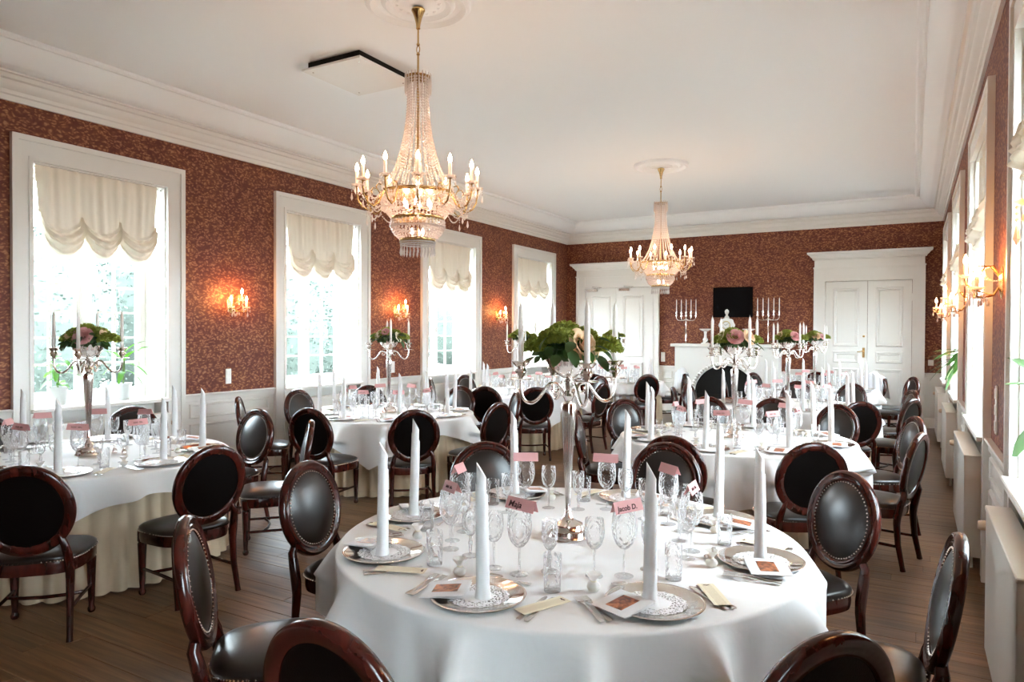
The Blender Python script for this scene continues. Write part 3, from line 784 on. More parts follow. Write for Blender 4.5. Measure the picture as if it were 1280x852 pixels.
def multi(name, key, lv, label, cat, loc, rz, group):
    t = thing(name, label, cat, loc, rz, group)
    for n, me, m in DM[key, lv]: put(n, me, t)
    return t
def lettering(text, parent, size=.032):
    cu = bpy.data.curves.new('lettering', 'FONT'); cu.body = text; cu.size = size; cu.align_x = 'LEFT'; cu.extrude = .0002; cu.shear = .12; cu.offset = .0007
    cu.materials.append(MATS['ink'])
    tmp = put('lettering', cu); dg = bpy.context.evaluated_depsgraph_get(); me = bpy.data.meshes.new_from_object(tmp.evaluated_get(dg))
    bpy.data.objects.remove(tmp)
    o = put('lettering', me, parent, (-.052,-.0148,.0088)); o.rotation_euler = (math.atan2(.041,.017), 0, 0)
    return o
def settings():
    for key, (c, R, ca, d0, d1, W, lv, pa) in TAB.items():
        angs = [R_(pa+45*k) for k in range(8)]
        if key == 'T1': angs = [R_(a) for a in (-87,-44,5,49,91,136,-175,-132)]
        hs = hours_for(c, angs); g = lambda s_: s_ + ' of the place settings'
        rk = R-1.0
        for i, (a, h) in enumerate(zip(angs, hs)):
            rr = random.Random(hash_(key)+i*17); J = lambda s_: rr.uniform(-s_, s_)
            ca_, sa_ = math.cos(a), math.sin(a)
            def P(r, t, z=TZ): r += rk; return (c[0]+r*ca_-t*sa_, c[1]+r*sa_+t*ca_, z)
            yaw = a+PI/2      # local +Y points to the table centre, +X to the sitter's right
            at = ", %s o'clock place, %s" % (h, W)
            o = put('charger_plate', DM['charger'], None, P(.81,0)); tag(o, 'round silver charger plate'+at, 'plate', g('charger plates'))
            o = put('candle_napkin', DM['napkin'], None, P(.81+J(.02), J(.025), TZ+.0085 if lv else TZ+.0045), rot=(J(.03),J(.03),math.atan2(-c[0],c[1])+PI+J(.5)))
            o.scale = (1, 1, rr.uniform(.95, 1.05))
            tag(o, 'candle-rolled white napkin'+at, 'napkin', g('rolled napkins'))
            glv = 1 if lv else 0
            multi('red_wine_glass', 'red_wine_glass', glv, 'large clear wine glass'+at, 'wine glass', P(.535+J(.015), .03+J(.02)), 0, g('large wine glasses'))
            gx = P(.535, .03)
            multi('white_wine_glass', 'white_wine_glass', glv, 'slim white wine glass'+at, 'wine glass', P(.52+J(.02), -.09+J(.02)), 0, g('slim wine glasses'))
            multi('cut_wine_glass', 'cut_wine_glass', glv, 'cut crystal glass'+at, 'wine glass', P(.47+J(.02), .13+J(.02)), 0, g('cut crystal glasses'))
            o = put('water_tumbler', DM['tumbler',glv], None, P(.63+J(.02), .19+J(.02))); tag(o, 'straight clear water tumbler'+at, 'tumbler', g('water tumblers'))
            cd = put('place_card', DM['card'], None, P(.535, .03, TZ+.243), rot=(J(.06), J(.08), yaw+J(.25))); cd.location = Vector(P(.535,.03,TZ+.243))
            tag(cd, 'pink tent place card'+at, 'place card', g('pink place cards'))
            if key == 'T1' and i == 0: lettering('Maja', cd)
            elif key == 'T1' and i == 1: lettering('Jacob D.', cd, .026)
            elif lv: put('handwriting', DM['scrawl'], cd, (.0,-.0125,.014), rot=(math.atan2(.041,.017)-PI/2, 0, 0))
            if not lv: continue
            o = put('doily', DM['doily'], None, P(.81,0,TZ)); tag(o, 'white lace paper doily'+at, 'doily', g('paper doilies'))
            b = put('booklet', DM['booklet'], None, P(.845+J(.02), -.115+J(.02), TZ+.0195), rot=(J(.02), R_(-3)+J(.02), yaw+.55+J(.5)))
            tag(b, 'white booklet with cover photo'+at, 'booklet', g('white booklets'))
            put('cover_photo', DM['photo'], b, (0,0,.0066), rot=(0,R_(-3),0))
            mn = put('menu_card', DM['menu'], None, P(.80+J(.02), .232, TZ+.008), rot=(0,0,yaw-.35+J(.15))); tag(mn, 'narrow cream menu card'+at, 'menu card', g('cream menu cards'))
            put('menu_heading', DM['menu_head'], mn)
            for q, tt in enumerate((-.205,-.232)):
                o = put('table_fork', DM['fork'], None, P(.80, tt, TZ), rot=(0,0,yaw+J(.05))); tag(o, ('inner' if q == 0 else 'outer')+' steel fork'+at, 'fork', g('dinner forks'))
            for q, tt in enumerate((.205,.232)):
                o = put('table_knife', DM['knife'], None, P(.805, tt, TZ), rot=(0,0,yaw+J(.04))); tag(o, ('inner' if q == 0 else 'outer')+' steel knife'+at, 'knife', g('table knives'))
            o = put('dessert_spoon', DM['spoon'], None, P(.615,.02,TZ), rot=(0,0,yaw+PI/2+J(.1))); tag(o, 'steel dessert spoon'+at, 'spoon', g('dessert spoons'))
            o = put('favour_bag', DM['favour'], None, P(.65+J(.01),-.15+J(.02),TZ), rot=(0,0,rr.uniform(0,6))); tag(o, 'white tulle favour bag'+at, 'favour bag', g('tulle favour bags'))
            put('sugared_almonds', DM['almonds'], o, kind='stuff'); put('ribbon', DM['ribbon'], o)
settings()
for px, py, lab in ((-5.08,3.02,'small silver pear-shaped shaker closer to the candelabra foot, first-window table'),(-4.98,3.03,'small silver pear-shaped shaker farther from the candelabra foot, first-window table')):
    t = thing('salt_shaker', lab, 'shaker', (px,py,TZ), 0, 'silver shakers')
    MB().lathe([(0,0),(.016,0),(.019,.012),(.018,.026),(.010,.042),(.009,.05)], 14).build('body', 'silver', t)
    MB().lathe([(.009,.05),(.011,.055),(.008,.066),(.003,.070),(0,.071)], 12).build('cap', 'silver', t)

# ------------------------------------------------------------------ candelabra with flowers
def make_candelabra():
    t = thing('candelabra', 'x', 'candelabra')
    MB().lathe([(0,0),(.088,0),(.090,.006),(.084,.014),(.080,.034),(.072,.040),(.066,.060),(.050,.068),(.030,.078),(.018,.095),(.012,.115)], 36).build('base', 'silver', t)
    MB().lathe([(.012,.112),(.015,.118),(.011,.126),(.014,.20),(.022,.36),(.031,.53),(.034,.575),(.030,.592),(.016,.60),(.020,.612),(.028,.625),(.020,.640),(.014,.65),(.018,.665),(.022,.69),(.012,.705),(0,.706)], 28).build('stem', 'silver', t)
    MB().lathe([(.012,.70),(.03,.708),(.066,.732),(.092,.765),(.102,.805),(.108,.812),(.104,.814),(.095,.79),(.06,.742),(0,.725)], 36, None, lambda a, v: .02*math.cos(a*18)).build('bowl', 'silver', t)
    path = [(.020,.640),(.040,.668),(.066,.684),(.092,.676),(.115,.645),(.140,.615),(.168,.598),(.196,.604),(.214,.630),(.220,.668),(.220,.70)]
    P = [Vector((r, 0, z)) for r, z in path]; fine = []
    for i in range(len(P)-1):
        p0, p1, p2, p3 = P[max(i-1,0)], P[i], P[i+1], P[min(i+2, len(P)-1)]
        for q in range(3):
            u = q/3; fine.append(.5*((2*p1)+(p2-p0)*u+(2*p0-5*p1+4*p2-p3)*u*u+(3*p1-p0-3*p2+p3)*u**3))
    fine.append(P[-1])
    a_ = MB().tube(fine, .0075, 8)
    curl = [(.066+.026*math.cos(k*.5+1.2)*(1-k/16), 0, .655+.026*math.sin(k*.5+1.2)*(1-k/16)) for k in range(13)]
    a_.tube(curl, .005, 6); me_a = a_.mesh('arm', 'silver', 1)
    me_p = MB().lathe([(0,.700),(.046,.701),(.050,.705),(.046,.707),(.014,.706)], 24).mesh('drip_pan', 'silver')
    me_c = MB().lathe([(.010,.704),(.013,.716),(.020,.724),(.026,.736),(.020,.748),(.016,.752),(.026,.760),(.036,.772),(.040,.776),(.038,.780),(.018,.776),(.014,.768),(0,.768)], 24).mesh('candle_cup', 'silver')
    for k in range(4):
        a = put('arm', me_a, t, (0,0,0), rot=(0,0,R_(-45+90*k)))
        put('drip_pan', me_p, a, (.22,0,0)); put('candle_cup', me_c, a, (.22,0,0))
    return t
TAPER = MB().lathe([(0,0),(.0125,0),(.0115,.23),(.0095,.245),(.003,.268),(.0012,.270),(.0012,.280),(0,.280)], 14).mesh('taper_candle', 'candle_wax')

def leaf_mesh(L, W, curl, mat, n=5):
    m = MB(); vs = []; fs = []
    for i in range(n+1):
        u = i/n; w = W*math.sin(PI*min(1, u*.93+.04))**.8; z = -curl*u*u; x = L*u
        vs += [(x,-w,z+.25*w),(x,0,z),(x,w,z+.25*w)]
    for i in range(n):
        for k in range(2): fs.append((3*i+k, 3*i+k+1, 3*i+4+k, 3*i+3+k))
    return m.add(vs, fs).mesh('leaf', mat, 2)
LEAF = {k: leaf_mesh(*v) for k, v in dict(dark=(.075,.022,.018,'leaf_dark'), mid=(.065,.018,.015,'leaf_mid'), small=(.045,.014,.012,'leaf_dark')).items()}
def rose_mesh(mat, R=.045):
    m = MB(); r = random.Random(hash_(mat))
    for layer, (rad, h, n, op) in enumerate(((.16,.95,3,.0),(.36,1.0,4,.06),(.62,.95,5,.20),(.90,.80,5,.42),(1.08,.62,6,.62))):
        for k in range(n):
            a0 = 2*PI*k/n+layer*.7; sp = 2*PI/n*.72
            def f(u, v, a0=a0, sp=sp, rad=rad, h=h, op=op):
                a = a0+(u-.5)*sp*2*(.5+.5*math.sin(PI*min(1, v*.8+.15)))
                rr = R*rad*(.25+.75*v**.6)+R*op*v**3*.5
                z = R*(-.35+h*v*1.0-op*.35*v**4) - R*.12*(2*u-1)**2*v
                return (rr*math.cos(a), rr*math.sin(a), z)
            m.grid(f, 5, 5)
    return m.mesh('rose', mat, 2)
ROSE = {k: rose_mesh(k) for k in ('rose_pink','rose_peach','rose_cream')}
def tuft_mesh(mat, R, n, seed, s=.012, flat=.7):
    m = MB(); r = random.Random(seed)
    for k in range(n):
        z = r.uniform(-.2, 1); a = r.uniform(0, 2*PI); q = math.sqrt(max(0, 1-z*z)); rr = R*r.uniform(.75, 1.0)
        c = Vector((rr*q*math.cos(a), rr*q*math.sin(a), rr*z*flat)); M = Matrix.Translation(c) @ Matrix.Rotation(r.uniform(0,6), 4, Vector((r.uniform(-1,1), r.uniform(-1,1), r.uniform(-1,1))).normalized())
        m.add([(-s,-s*.5,0),(s,-s*.5,.1*s),(s*.6,s*.6,.3*s),(-s*.6,s*.6,0)], [(0,1,2,3)], M)
    return m.mesh('blossom_cluster', mat, 0)
TUFT = {1: tuft_mesh('blossom_green', .075, 520, 1), 2: tuft_mesh('leaf_mid', .07, 260, 2, .016), 3: tuft_mesh('leaf_dark', .12, 320, 3, .022, .55)}
def flowers(key, c, W, roses, big, label):
    z0 = .754+.815
    t = thing('flower_arrangement', label, 'flowers', (c[0],c[1],z0), 0, 'flower arrangements on the candelabra')
    r = random.Random(hash_(key)+3)
    put('foliage', TUFT[3], t, (0,0,-.01), kind='stuff')
    for dx, dy, dz in ((-.06,-.03,.055),(.04,.05,.06),(-.01,-.06,.06),(-.11,-.06,.02),(-.02,.0,.085),(.15,.06,.02)): put('blossom_cluster', TUFT[1], t, (dx,dy,dz), kind='stuff', rot=(0,0,r.uniform(0,6)))
    put('foliage', TUFT[2], t, (.02,.0,.045), kind='stuff')
    for m, (x, y, z), s in roses:
        d = Vector((x, y, z*.6+.03)).normalized()
        o = put('rose', ROSE[m], t, (x,y,z)); o.rotation_euler = d.to_track_quat('Z', 'Y').to_euler(); o.scale = (s,s,s)
    for k in range(big):
        a = r.uniform(0, 2*PI); rr = r.uniform(.10, .17); el = r.uniform(-.5, .25)
        o = put('leaf', LEAF[r.choice(('dark','dark','mid','small'))], t, (rr*math.cos(a), rr*math.sin(a), r.uniform(-.02,.07)))
        o.rotation_euler = (r.uniform(-.7,.7), -el+r.uniform(-.1,.6), a+r.uniform(-.5,.5))
        s = r.uniform(.8, 1.25); o.scale = (s,s,s)
def table_centres():
    first = make_candelabra(); used = False
    spec = {
        'T1': ([('rose_peach',(.088,-.035,.035),1.35),('rose_peach',(.0,.03,.115),.62)], 30, 'loose green flower arrangement with a peach rose'),
        'T0': ([('rose_pink',(.07,-.08,.05),1.15),('rose_peach',(-.06,-.10,.06),1.0),('rose_peach',(.12,.05,.05),.8)], 26, 'green flower arrangement with a dusty pink rose'),
        'T2': ([('rose_cream',(-.07,-.10,.05),1.1),('rose_cream',(.12,.02,.03),1.0),('rose_pink',(.03,-.10,.09),.8)], 24, 'green and cream rose arrangement'),
        'T4': ([('rose_pink',(.03,-.11,.06),1.2),('rose_peach',(.13,-.05,.055),1.15),('rose_cream',(-.11,-.06,.055),1.1)], 22, 'flower arrangement with pink, peach and cream roses'),
        'T5': ([('rose_pink',(.09,-.09,.055),1.1),('rose_peach',(-.10,-.07,.06),1.0)], 16, 'flower arrangement with a pink and a peach rose'),
        'T6': ([('rose_peach',(.03,-.10,.05),1.1),('rose_pink',(.11,-.05,.04),.9)], 14, 'peach rose flower arrangement'),
        'T3': ([('rose_cream',(.05,-.10,.05),1.0)], 16, 'leafy flower arrangement'),
        'T7': ([('rose_cream',(.05,-.08,.06),1.0),('rose_cream',(-.08,-.06,.05),1.0)], 14, 'white flower arrangement'),
    }
    for key, (c, R, ca, d0, d1, W, lv, pa) in TAB.items():
        o = copy_tree(first) if used else first; used = True
        o.location = (c[0], c[1], TZ); o['label'] = 'four-armed silver candelabra standing on the ' + W; o['group'] = 'silver candelabra on the tables'
        angs = [R_(-45+90*k) for k in range(4)]; hs = hours_for(c, angs)
        for a, h in zip(angs, hs):
            cn = put('taper_candle', TAPER, None, (c[0]+.22*math.cos(a), c[1]+.22*math.sin(a), TZ+.769)); cn.scale = (1,1,1+.03*math.sin(a*5+c[1]))
            tag(cn, 'white taper candle, %s o\'clock arm of candelabra, %s' % (h, W), 'candle', 'white candles in the candelabra')
        roses, big, lab = spec[key]; flowers(key, c, W, roses, big, lab + ', ' + W)
table_centres()

# ------------------------------------------------------------------ chandeliers
FLAME = MB().lathe([(0,0),(.006,.002),(.0125,.014),(.0135,.024),(.010,.038),(.005,.050),(.0015,.060),(0,.062)], 10).mesh('bulb', 'bulb_glow', 2)
SLEEVE = MB().lathe([(0,0),(.0115,0),(.0115,.095),(.009,.098),(0,.098)], 12).mesh('candle_sleeve', 'bulb_sleeve')
FLAME_S = FLAME.copy(); FLAME_S.materials[0] = MATS['sconce_glow']
DISH = MB().lathe([(.008,.0),(.02,.004),(.038,.012),(.042,.018),(.036,.014),(.012,.006)], 16, None, lambda a, v: .05*math.cos(a*8)).mesh('drip_dish', 'crystal')
def drop_mesh(n, L):
    m = MB()
    for k in range(n): m.octa((0,0,-.008-.016*k), .0055, .007)
    z = -.008-.016*n
    m.add([(.002,0,z),(0,.002,z),(-.002,0,z),(0,-.002,z),(.009,0,z-L*.65),(0,.009,z-L*.65),(-.009,0,z-L*.65),(0,-.009,z-L*.65),(0,0,z-L)],
          [(0,1,5,4),(1,2,6,5),(2,3,7,6),(3,0,4,7),(4,5,8),(5,6,8),(6,7,8),(7,4,8)])
    return m.mesh('crystal_drop', 'crystal', 0)
DROP = drop_mesh(3, .055); DROP_S = drop_mesh(1, .035)
def strands(m, n, prof, bead, step, wig=0.0, ph=0.0):
    for k in range(n):
        a = 2*PI*k/n+ph
        pts = [Vector((r*math.cos(a), r*math.sin(a), z)) for r, z in prof]; acc = 0.0
        for i in range(len(pts)-1):
            d = (pts[i+1]-pts[i]).length; q = acc
            while q < d:
                p = pts[i].lerp(pts[i+1], q/d); m.octa(tuple(p), bead, bead*1.1); q += step
            acc = q-d
def garland(m, n, R, z, dip, bead, step, dr=.0, ph=0.0):
    for k in range(n):
        a0, a1 = 2*PI*k/n+ph, 2*PI*(k+1)/n+ph; L = R*(a1-a0)+dip; c = max(3, int(L/step))
        for q in range(c):
            u = q/c; s = 4*u*(1-u); a = a0+(a1-a0)*u; rr = R+dr*s
            m.octa((rr*math.cos(a), rr*math.sin(a), z-dip*s), bead, bead)
def make_chandelier():
    Z = lambda z: z-4.06
    t = thing('chandelier', 'x', 'chandelier')
    MB().lathe([(0,0),(.048,-.02),(.050,-.03),(.044,-.04),(.030,-.075),(.018,-.12),(.014,-.15),(.016,-.16),(.010,-.165),(0,-.165)][::-1], 20).build('canopy', 'brass', t)
    rd = MB().tube([(0,0,-.16),(0,0,-.275)], .0065, 8); rd.tube([(0,0,-.35),(0,0,-1.70)], .0075, 8)
    for z in (-.275,-.345,-.52,-.95): rd.lathe([(0,z-.012),(.010,z-.008),(.013,z),(.010,z+.008),(0,z+.012)], 10)
    rd.build('rod', 'brass', t)
    lk = MB(); lk.tube([(.014*math.cos(k*PI/8),0,-.31+.026*math.sin(k*PI/8)) for k in range(16)], .0035, 6, None, True); lk.build('chain_link', 'brass', t)
    def hoop(R, z, h, w=.012):
        MB().lathe([(R-w,Z(z)-h),(R,Z(z)-h),(R+.006,Z(z)-h*.4),(R+.004,Z(z)+h*.3),(R+.006,Z(z)+h*.7),(R,Z(z)+h),(R-w,Z(z)+h),(R-w,Z(z)-h)], 48).build('hoop', 'brass', t)
    hoop(.088, 3.545, .006, .006); hoop(.262, 2.700, .013); hoop(.190, 2.515, .012); hoop(.126, 2.362, .011)
    cr = MB()
    for k in range(22):
        a = 2*PI*k/22; x, y = .094*math.cos(a), .094*math.sin(a)
        cr.add([(x-.004,y,Z(3.57)),(x,y+.004,Z(3.57)),(x+.004,y,Z(3.57)),(x,y-.004,Z(3.57)),(x-.006,y,Z(3.45)),(x,y+.006,Z(3.45)),(x+.006,y,Z(3.45)),(x,y-.006,Z(3.45)),(x,y,Z(3.415))],
               [(0,1,5,4),(1,2,6,5),(2,3,7,6),(3,0,4,7),(4,5,8),(5,6,8),(6,7,8),(7,4,8)])
    cr.build('crown_prisms', 'crystal', t, 0, None, 'stuff')
    st = MB(); strands(st, 24, [(.078,Z(3.53)),(.074,Z(3.38)),(.082,Z(3.25)),(.100,Z(3.12)),(.128,Z(3.00)),(.165,Z(2.88)),(.210,Z(2.79)),(.255,Z(2.72))], .0100, .0205)
    st.build('bead_strands', 'crystal', t, 0, None, 'stuff')
    bs = MB()
    strands(bs, 52, [(.262,Z(2.685)),(.262,Z(2.64)),(.240,Z(2.58)),(.200,Z(2.53))], .0100, .0205)
    for z, R in ((2.66,.27),(2.61,.262)): garland(bs, 12, R, Z(z), .03, .0100, .0205)
    strands(bs, 40, [(.192,Z(2.50)),(.195,Z(2.46)),(.175,Z(2.41)),(.132,Z(2.372))], .0100, .0205, 0, .05)
    garland(bs, 12, .198, Z(2.49), .035, .0100, .0205); garland(bs, 40, .19, Z(2.455), .0, .0100, .0205)
    garland(bs, 30, .128, Z(2.345), 0, .007, .014); garland(bs, 30, .124, Z(2.33), 0, .007, .014)
    garland(bs, 12, .37, Z(2.62), .09, .007, .016, -.02)
    bs.build('basket_beads', 'crystal', t, 0, None, 'stuff')
    fr = MB()
    for k in range(28):
        a = 2*PI*k/28; x, y = .124*math.cos(a), .124*math.sin(a); z = Z(2.33)
        fr.octa((x,y,z-.012), .006, .008)
        fr.add([(x-.0025,y,z-.022),(x,y+.0025,z-.022),(x+.0025,y,z-.022),(x,y-.0025,z-.022),(x-.0085,y,z-.062),(x,y+.0085,z-.062),(x+.0085,y,z-.062),(x,y-.0085,z-.062),(x,y,z-.085)],
               [(0,1,5,4),(1,2,6,5),(2,3,7,6),(3,0,4,7),(4,5,8),(5,6,8),(6,7,8),(7,4,8)])
    fr.build('fringe_drops', 'crystal', t, 0, None, 'stuff')
    ib = MB()
    for k in range(6): ib.tube([(.02*math.cos(k*PI/3),.02*math.sin(k*PI/3),Z(2.60)),(.09*math.cos(k*PI/3),.09*math.sin(k*PI/3),Z(2.58)),(.10*math.cos(k*PI/3),.10*math.sin(k*PI/3),Z(2.60))], .006, 6)
    ib.build('inner_bracket', 'brass', t)
    FL2 = FLAME.copy(); mat_emit('inner_glow', (1.0, 0.60, 0.40), 34.0); FL2.materials[0] = MATS['inner_glow']
    for k in range(3): put('bulb', FL2, t, (.045*math.cos(k*2*PI/3),.045*math.sin(k*2*PI/3),Z(2.40))).scale = (.8,.8,.8)
    for k in range(6): put('bulb', FL2, t, (.10*math.cos(k*PI/3),.10*math.sin(k*PI/3),Z(2.60)))
    am = MB(); am.tube([(.262,0,Z(2.70)),(.285,0,Z(2.665)),(.315,0,Z(2.60)),(.355,0,Z(2.572)),(.40,0,Z(2.595)),(.428,0,Z(2.645)),(.435,0,Z(2.70)),(.435,0,Z(2.745))], .0065, 8)
    am.lathe([(.004,Z(2.735)),(.020,Z(2.742)),(.022,Z(2.748)),(.012,Z(2.752))], 12, TM(.435)); am.tube([(.268,0,Z(2.69)),(.29,0,Z(2.73)),(.32,0,Z(2.735)),(.335,0,Z(2.71)),(.325,0,Z(2.69))], .0045, 6)
    me = am.mesh('arm', 'brass', 1)
    sw = MB()
    for q in range(16):
        u = q/15; sw.octa((.27+.155*u, .012*math.sin(u*9), Z(2.68)-.145*math.sin(PI*u)**.8+.045*u), .0085)
        sw.octa((.275+.15*u, -.01, Z(2.70)-.09*math.sin(PI*u)+.04*u), .0085)
    for q in range(10):
        b = q*2*PI/10; sw.octa((.435+.04*math.cos(b), .04*math.sin(b), Z(2.752)), .0075)
    sw = sw.mesh('bead_swag', 'crystal', 0)
    for k in range(12):
        a = put('arm', me, t, (0,0,0), rot=(0,0,2*PI*k/12+.13))
        put('candle_sleeve', SLEEVE, a, (.435,0,Z(2.752))); put('bulb', FLAME, a, (.435,0,Z(2.849)))
        put('drip_dish', DISH, a, (.435,0,Z(2.738))); put('bead_swag', sw, a, kind='stuff')
        for q in range(5):
            b = q*2*PI/5; put('crystal_drop', DROP if q == 0 else DROP_S, a, (.435+.037*math.cos(b), .037*math.sin(b), Z(2.748)))
        put('crystal_drop', DROP, a, (.365,0,Z(2.568)))
    return t
ch0 = make_chandelier(); ch1 = copy_tree(ch0)
for o, p, lab in ((ch0, CH[0], 'large crystal basket chandelier beside the ceiling hatch'), (ch1, CH[1], 'crystal basket chandelier hanging near the fireplace wall')):
    o.location = (p[0], p[1], ZT-.035); o['label'] = lab; o['group'] = 'crystal chandeliers'

# ------------------------------------------------------------------ wall sconces (local +Y out of the wall)
def make_sconce():
    t = thing('wall_sconce', 'x', 'wall lamp')
    MB().lathe([(0,0),(.055,0),(.058,.004),(.050,.010),(.044,.010),(.036,.016),(.015,.022),(0,.023)], 28, Matrix.Diagonal((1,1,1.75,1)) @ TM(0,0,0,0,-PI/2)).build('back_plate', 'brass', t)
    for (x, y, z) in ((-.105,.135,-.035),(.105,.135,-.035),(0,.185,.045)):
        a = MB().tube([(0,.015,-.02),(x*.25,.045,-.075),(x*.6,y*.7,-.085+ (z+.035)*.5),(x*.95,y*.98,z-.05),(x,y,z-.012),(x,y,z)], .0055, 8)
        a.tube([(0,.015,.03),(x*.4,y*.35,.10),(x*.8,y*.7,.095+z*.2),(x*.85,y*.8,.065),(x*.7,y*.75,.06)], .004, 6)
        arm = a.build('arm', 'brass', t, 1)
        put('candle_sleeve', SLEEVE, arm, (x,y,z)).scale = (1,1,.72)
        put('bulb', FLAME_S, arm, (x,y,z+.070)); put('drip_dish', DISH, arm, (x,y,z-.012))
        for q in range(5):
            b = q*2*PI/5; put('crystal_drop', DROP if q % 2 else DROP_S, arm, (x+.037*math.cos(b), y+.037*math.sin(b), z-.002))
        put('crystal_drop', DROP_S, arm, (x*.8,y*.7,.09+z*.2))
    b = MB()
    for s in (-1, 1):
        for k in range(10):
            u = k/9; b.octa((s*.105*(1-u), .135+.05*u, -.05+.04*u-.12*u*(1-u)), .0065)
            b.octa((s*.09*(1-u)*.9, .10*(1-u)+.03, .10-.09*u-.1*u*(1-u)), .006)
    b.build('bead_swags', 'crystal', t, 0, None, 'stuff')
    dr = MB()
    for k in range(7): dr.octa((.03*math.cos(k), .09+.03*math.sin(k*2), -.10-.012*(k % 3)), .008, .02)
    dr.build('hanging_crystals', 'crystal', t, 0, None, 'stuff')
    return t
sc0 = make_sconce(); first = True
SCON = [('l',5.40,'between the first and second windows'),('l',8.36,'between the second and third windows'),('l',11.34,'between the third and fourth windows'),
        ('r',2.30,'on the radiator wall, closest to the camera'),('r',5.05,'on the radiator wall, second from the camera'),('r',8.10,'on the radiator wall, third from the camera'),('r',11.05,'on the radiator wall, by the double doors')]
for s, y, where in SCON:
    o = sc0 if first else copy_tree(sc0); first = False
    o.location = (XL if s == 'l' else XR, y, 1.965); o.rotation_euler = (0,0,-PI/2 if s == 'l' else PI/2)
    o['label'] = 'three-candle brass and crystal wall lamp ' + where; o['group'] = 'crystal wall lamps'

# ------------------------------------------------------------------ balloon blinds
def blind(M, w, label):
    a, b = inner(w); a += .05; b -= .07; W = b-a; y = .065
    t = put('balloon_blind', None, None); tag(t, label, 'blind', 'cream balloon blinds')
    r = MB(); r.tube([(a-.045,y,WZ1-.03),(b+.065,y,WZ1-.03)], .008, 8, M); r.build('curtain_rod', 'steel', t)
    rr = random.Random(int(w[0]*100)); ph = [rr.uniform(0, 6) for _ in range(6)]
    zt = WZ1-.004
    def f(u, v):
        q = (u*3) % 1.0 if u < .9999 else 1.0; arch = 4*q*(1-q)            # 0 at the cords, 1 mid scallop
        drop = .60+.21*arch**.6
        x = a+W*u + .012*math.sin(v*5+u*9)*v - (u-.5)*.10*v*v*1.2
        g = .010*math.sin(u*57+ph[0])*(1-.5*v)+.006*math.sin(u*91+ph[1])
        if v > .70:
            k = (v-.70)/.30
            puff = .045*math.sin(k*PI)+.030*math.sin(k*PI*7+.4*arch)*(1-.3*k)+.035*arch*math.sin(k*PI)
            drop_v = drop*(.70+.30*k)
        else:
            puff = 0.0; drop_v = drop*v
        yy = y - .030 - g - puff - .03*v*arch
        return (x, yy, zt-drop_v)
    m = MB(); m.grid(f, 84, 72, M)
    m.build('blind_fabric', 'blind_fabric', t, 2)
    h = MB().tube([(a-.045,y,WZ1-.03),(a-.045,y-.03,WZ1-.012)], .006, 6, M)
    for x in (a-.045, b+.065): h.cbox((x-.014,y-.02,WZ1-.045),(x+.014,y+.02,WZ1-.012),.002,M)
    h.build('rod_bracket', 'steel', t)
nm = ['hindmost', 'first', 'second', 'third', 'fourth']
for i in range(5):
    if i: blind(ML, WL[i-1], 'cream balloon blind gathered in scallops over the %s window' % nm[i])
    blind(MR, WR[i], 'cream balloon blind at the %s window of the radiator wall' % nm[i])

# ------------------------------------------------------------------ radiators, sockets, hatch
def radiator(M, w, label):
    a, b = inner(w); a += .06; b -= .04; y0, y1 = -.135, -.03
    t = put('radiator', None, None); tag(t, label, 'radiator', 'white panel radiators')
    m = MB(); m.cbox((a,y0,.10),(b,y0+.03,.80),.008,M); m.cbox((a,y1-.03,.10),(b,y1,.80),.006,M); m.build('panel', 'radiator_enamel', t, .5)
    g = MB(); g.cbox((a-.006,y0-.004,.79),(b+.006,y1,.812),.004,M); g.box((a-.006,y0+.002,.10),(a,y1,.80),M); g.box((b,y0+.002,.10),(b+.006,y1,.80),M)
    g.build('cover', 'radiator_enamel', t, .5)
    p = MB()
    for x in (a+.1, b-.1): p.tube([(x,(y0+y1)/2,.10),(x,(y0+y1)/2,0)], .01, 8, M)
    p.build('pipe', 'radiator_enamel', t)
    v = MB(); v.tube([(b,(y0+y1)/2,.70),(b+.05,(y0+y1)/2,.70)], .014, 10, M); v.build('valve', 'rubber_dark', t)
    k = MB().lathe([(0,0),(.022,0),(.025,.01),(.025,.055),(.020,.07),(0,.072)], 16, M @ TM(b+.045,(y0+y1)/2-.012,.70,0,PI/2)); k.build('thermostat_knob', 'knob_beige', t)
for i in range(1, 5):
    radiator(MR, WR[i], 'white radiator below the %s window of the radiator wall' % nm[i])
    radiator(ML, WL[i-1], 'white radiator below the %s window behind the tables' % nm[i])
def socket(M, x, z, w, h, label, sw):
    t = put('wall_switch' if sw else 'wall_socket', None, None); tag(t, label, 'wall switch' if sw else 'socket', 'white wall plates')
    MB().cbox((x-w/2,-.010,z-h/2),(x+w/2,.0,z+h/2),.003,M).build('plate', 'plastic_white', t, .5)
    n = max(1, round(h/w))
    for k in range(n):
        zc = z-h/2+h*(k+.5)/n; s = min(w, h/n)*.36
        MB().cbox((x-s,-.014,zc-s),(x+s,-.009,zc+s),.002,M).build('rocker', 'plastic_white', t, .5)
socket(ML, 5.36, 1.14, .075, .17, 'white double wall plate between the first and second windows', False)
socket(ML, 8.29, 1.125, .075, .17, 'white double wall plate between the second and third windows', False)
socket(MK, -4.56, 1.15, .085, .20, 'white switch plate beside the door with closers', True)
socket(MK, .285, 1.15, .085, .10, 'small white switch on the wall beside the brass-handled doors', True)
socket(MR, 5.25, 1.19, .09, .30, 'tall white socket strip on the radiator wall', False)
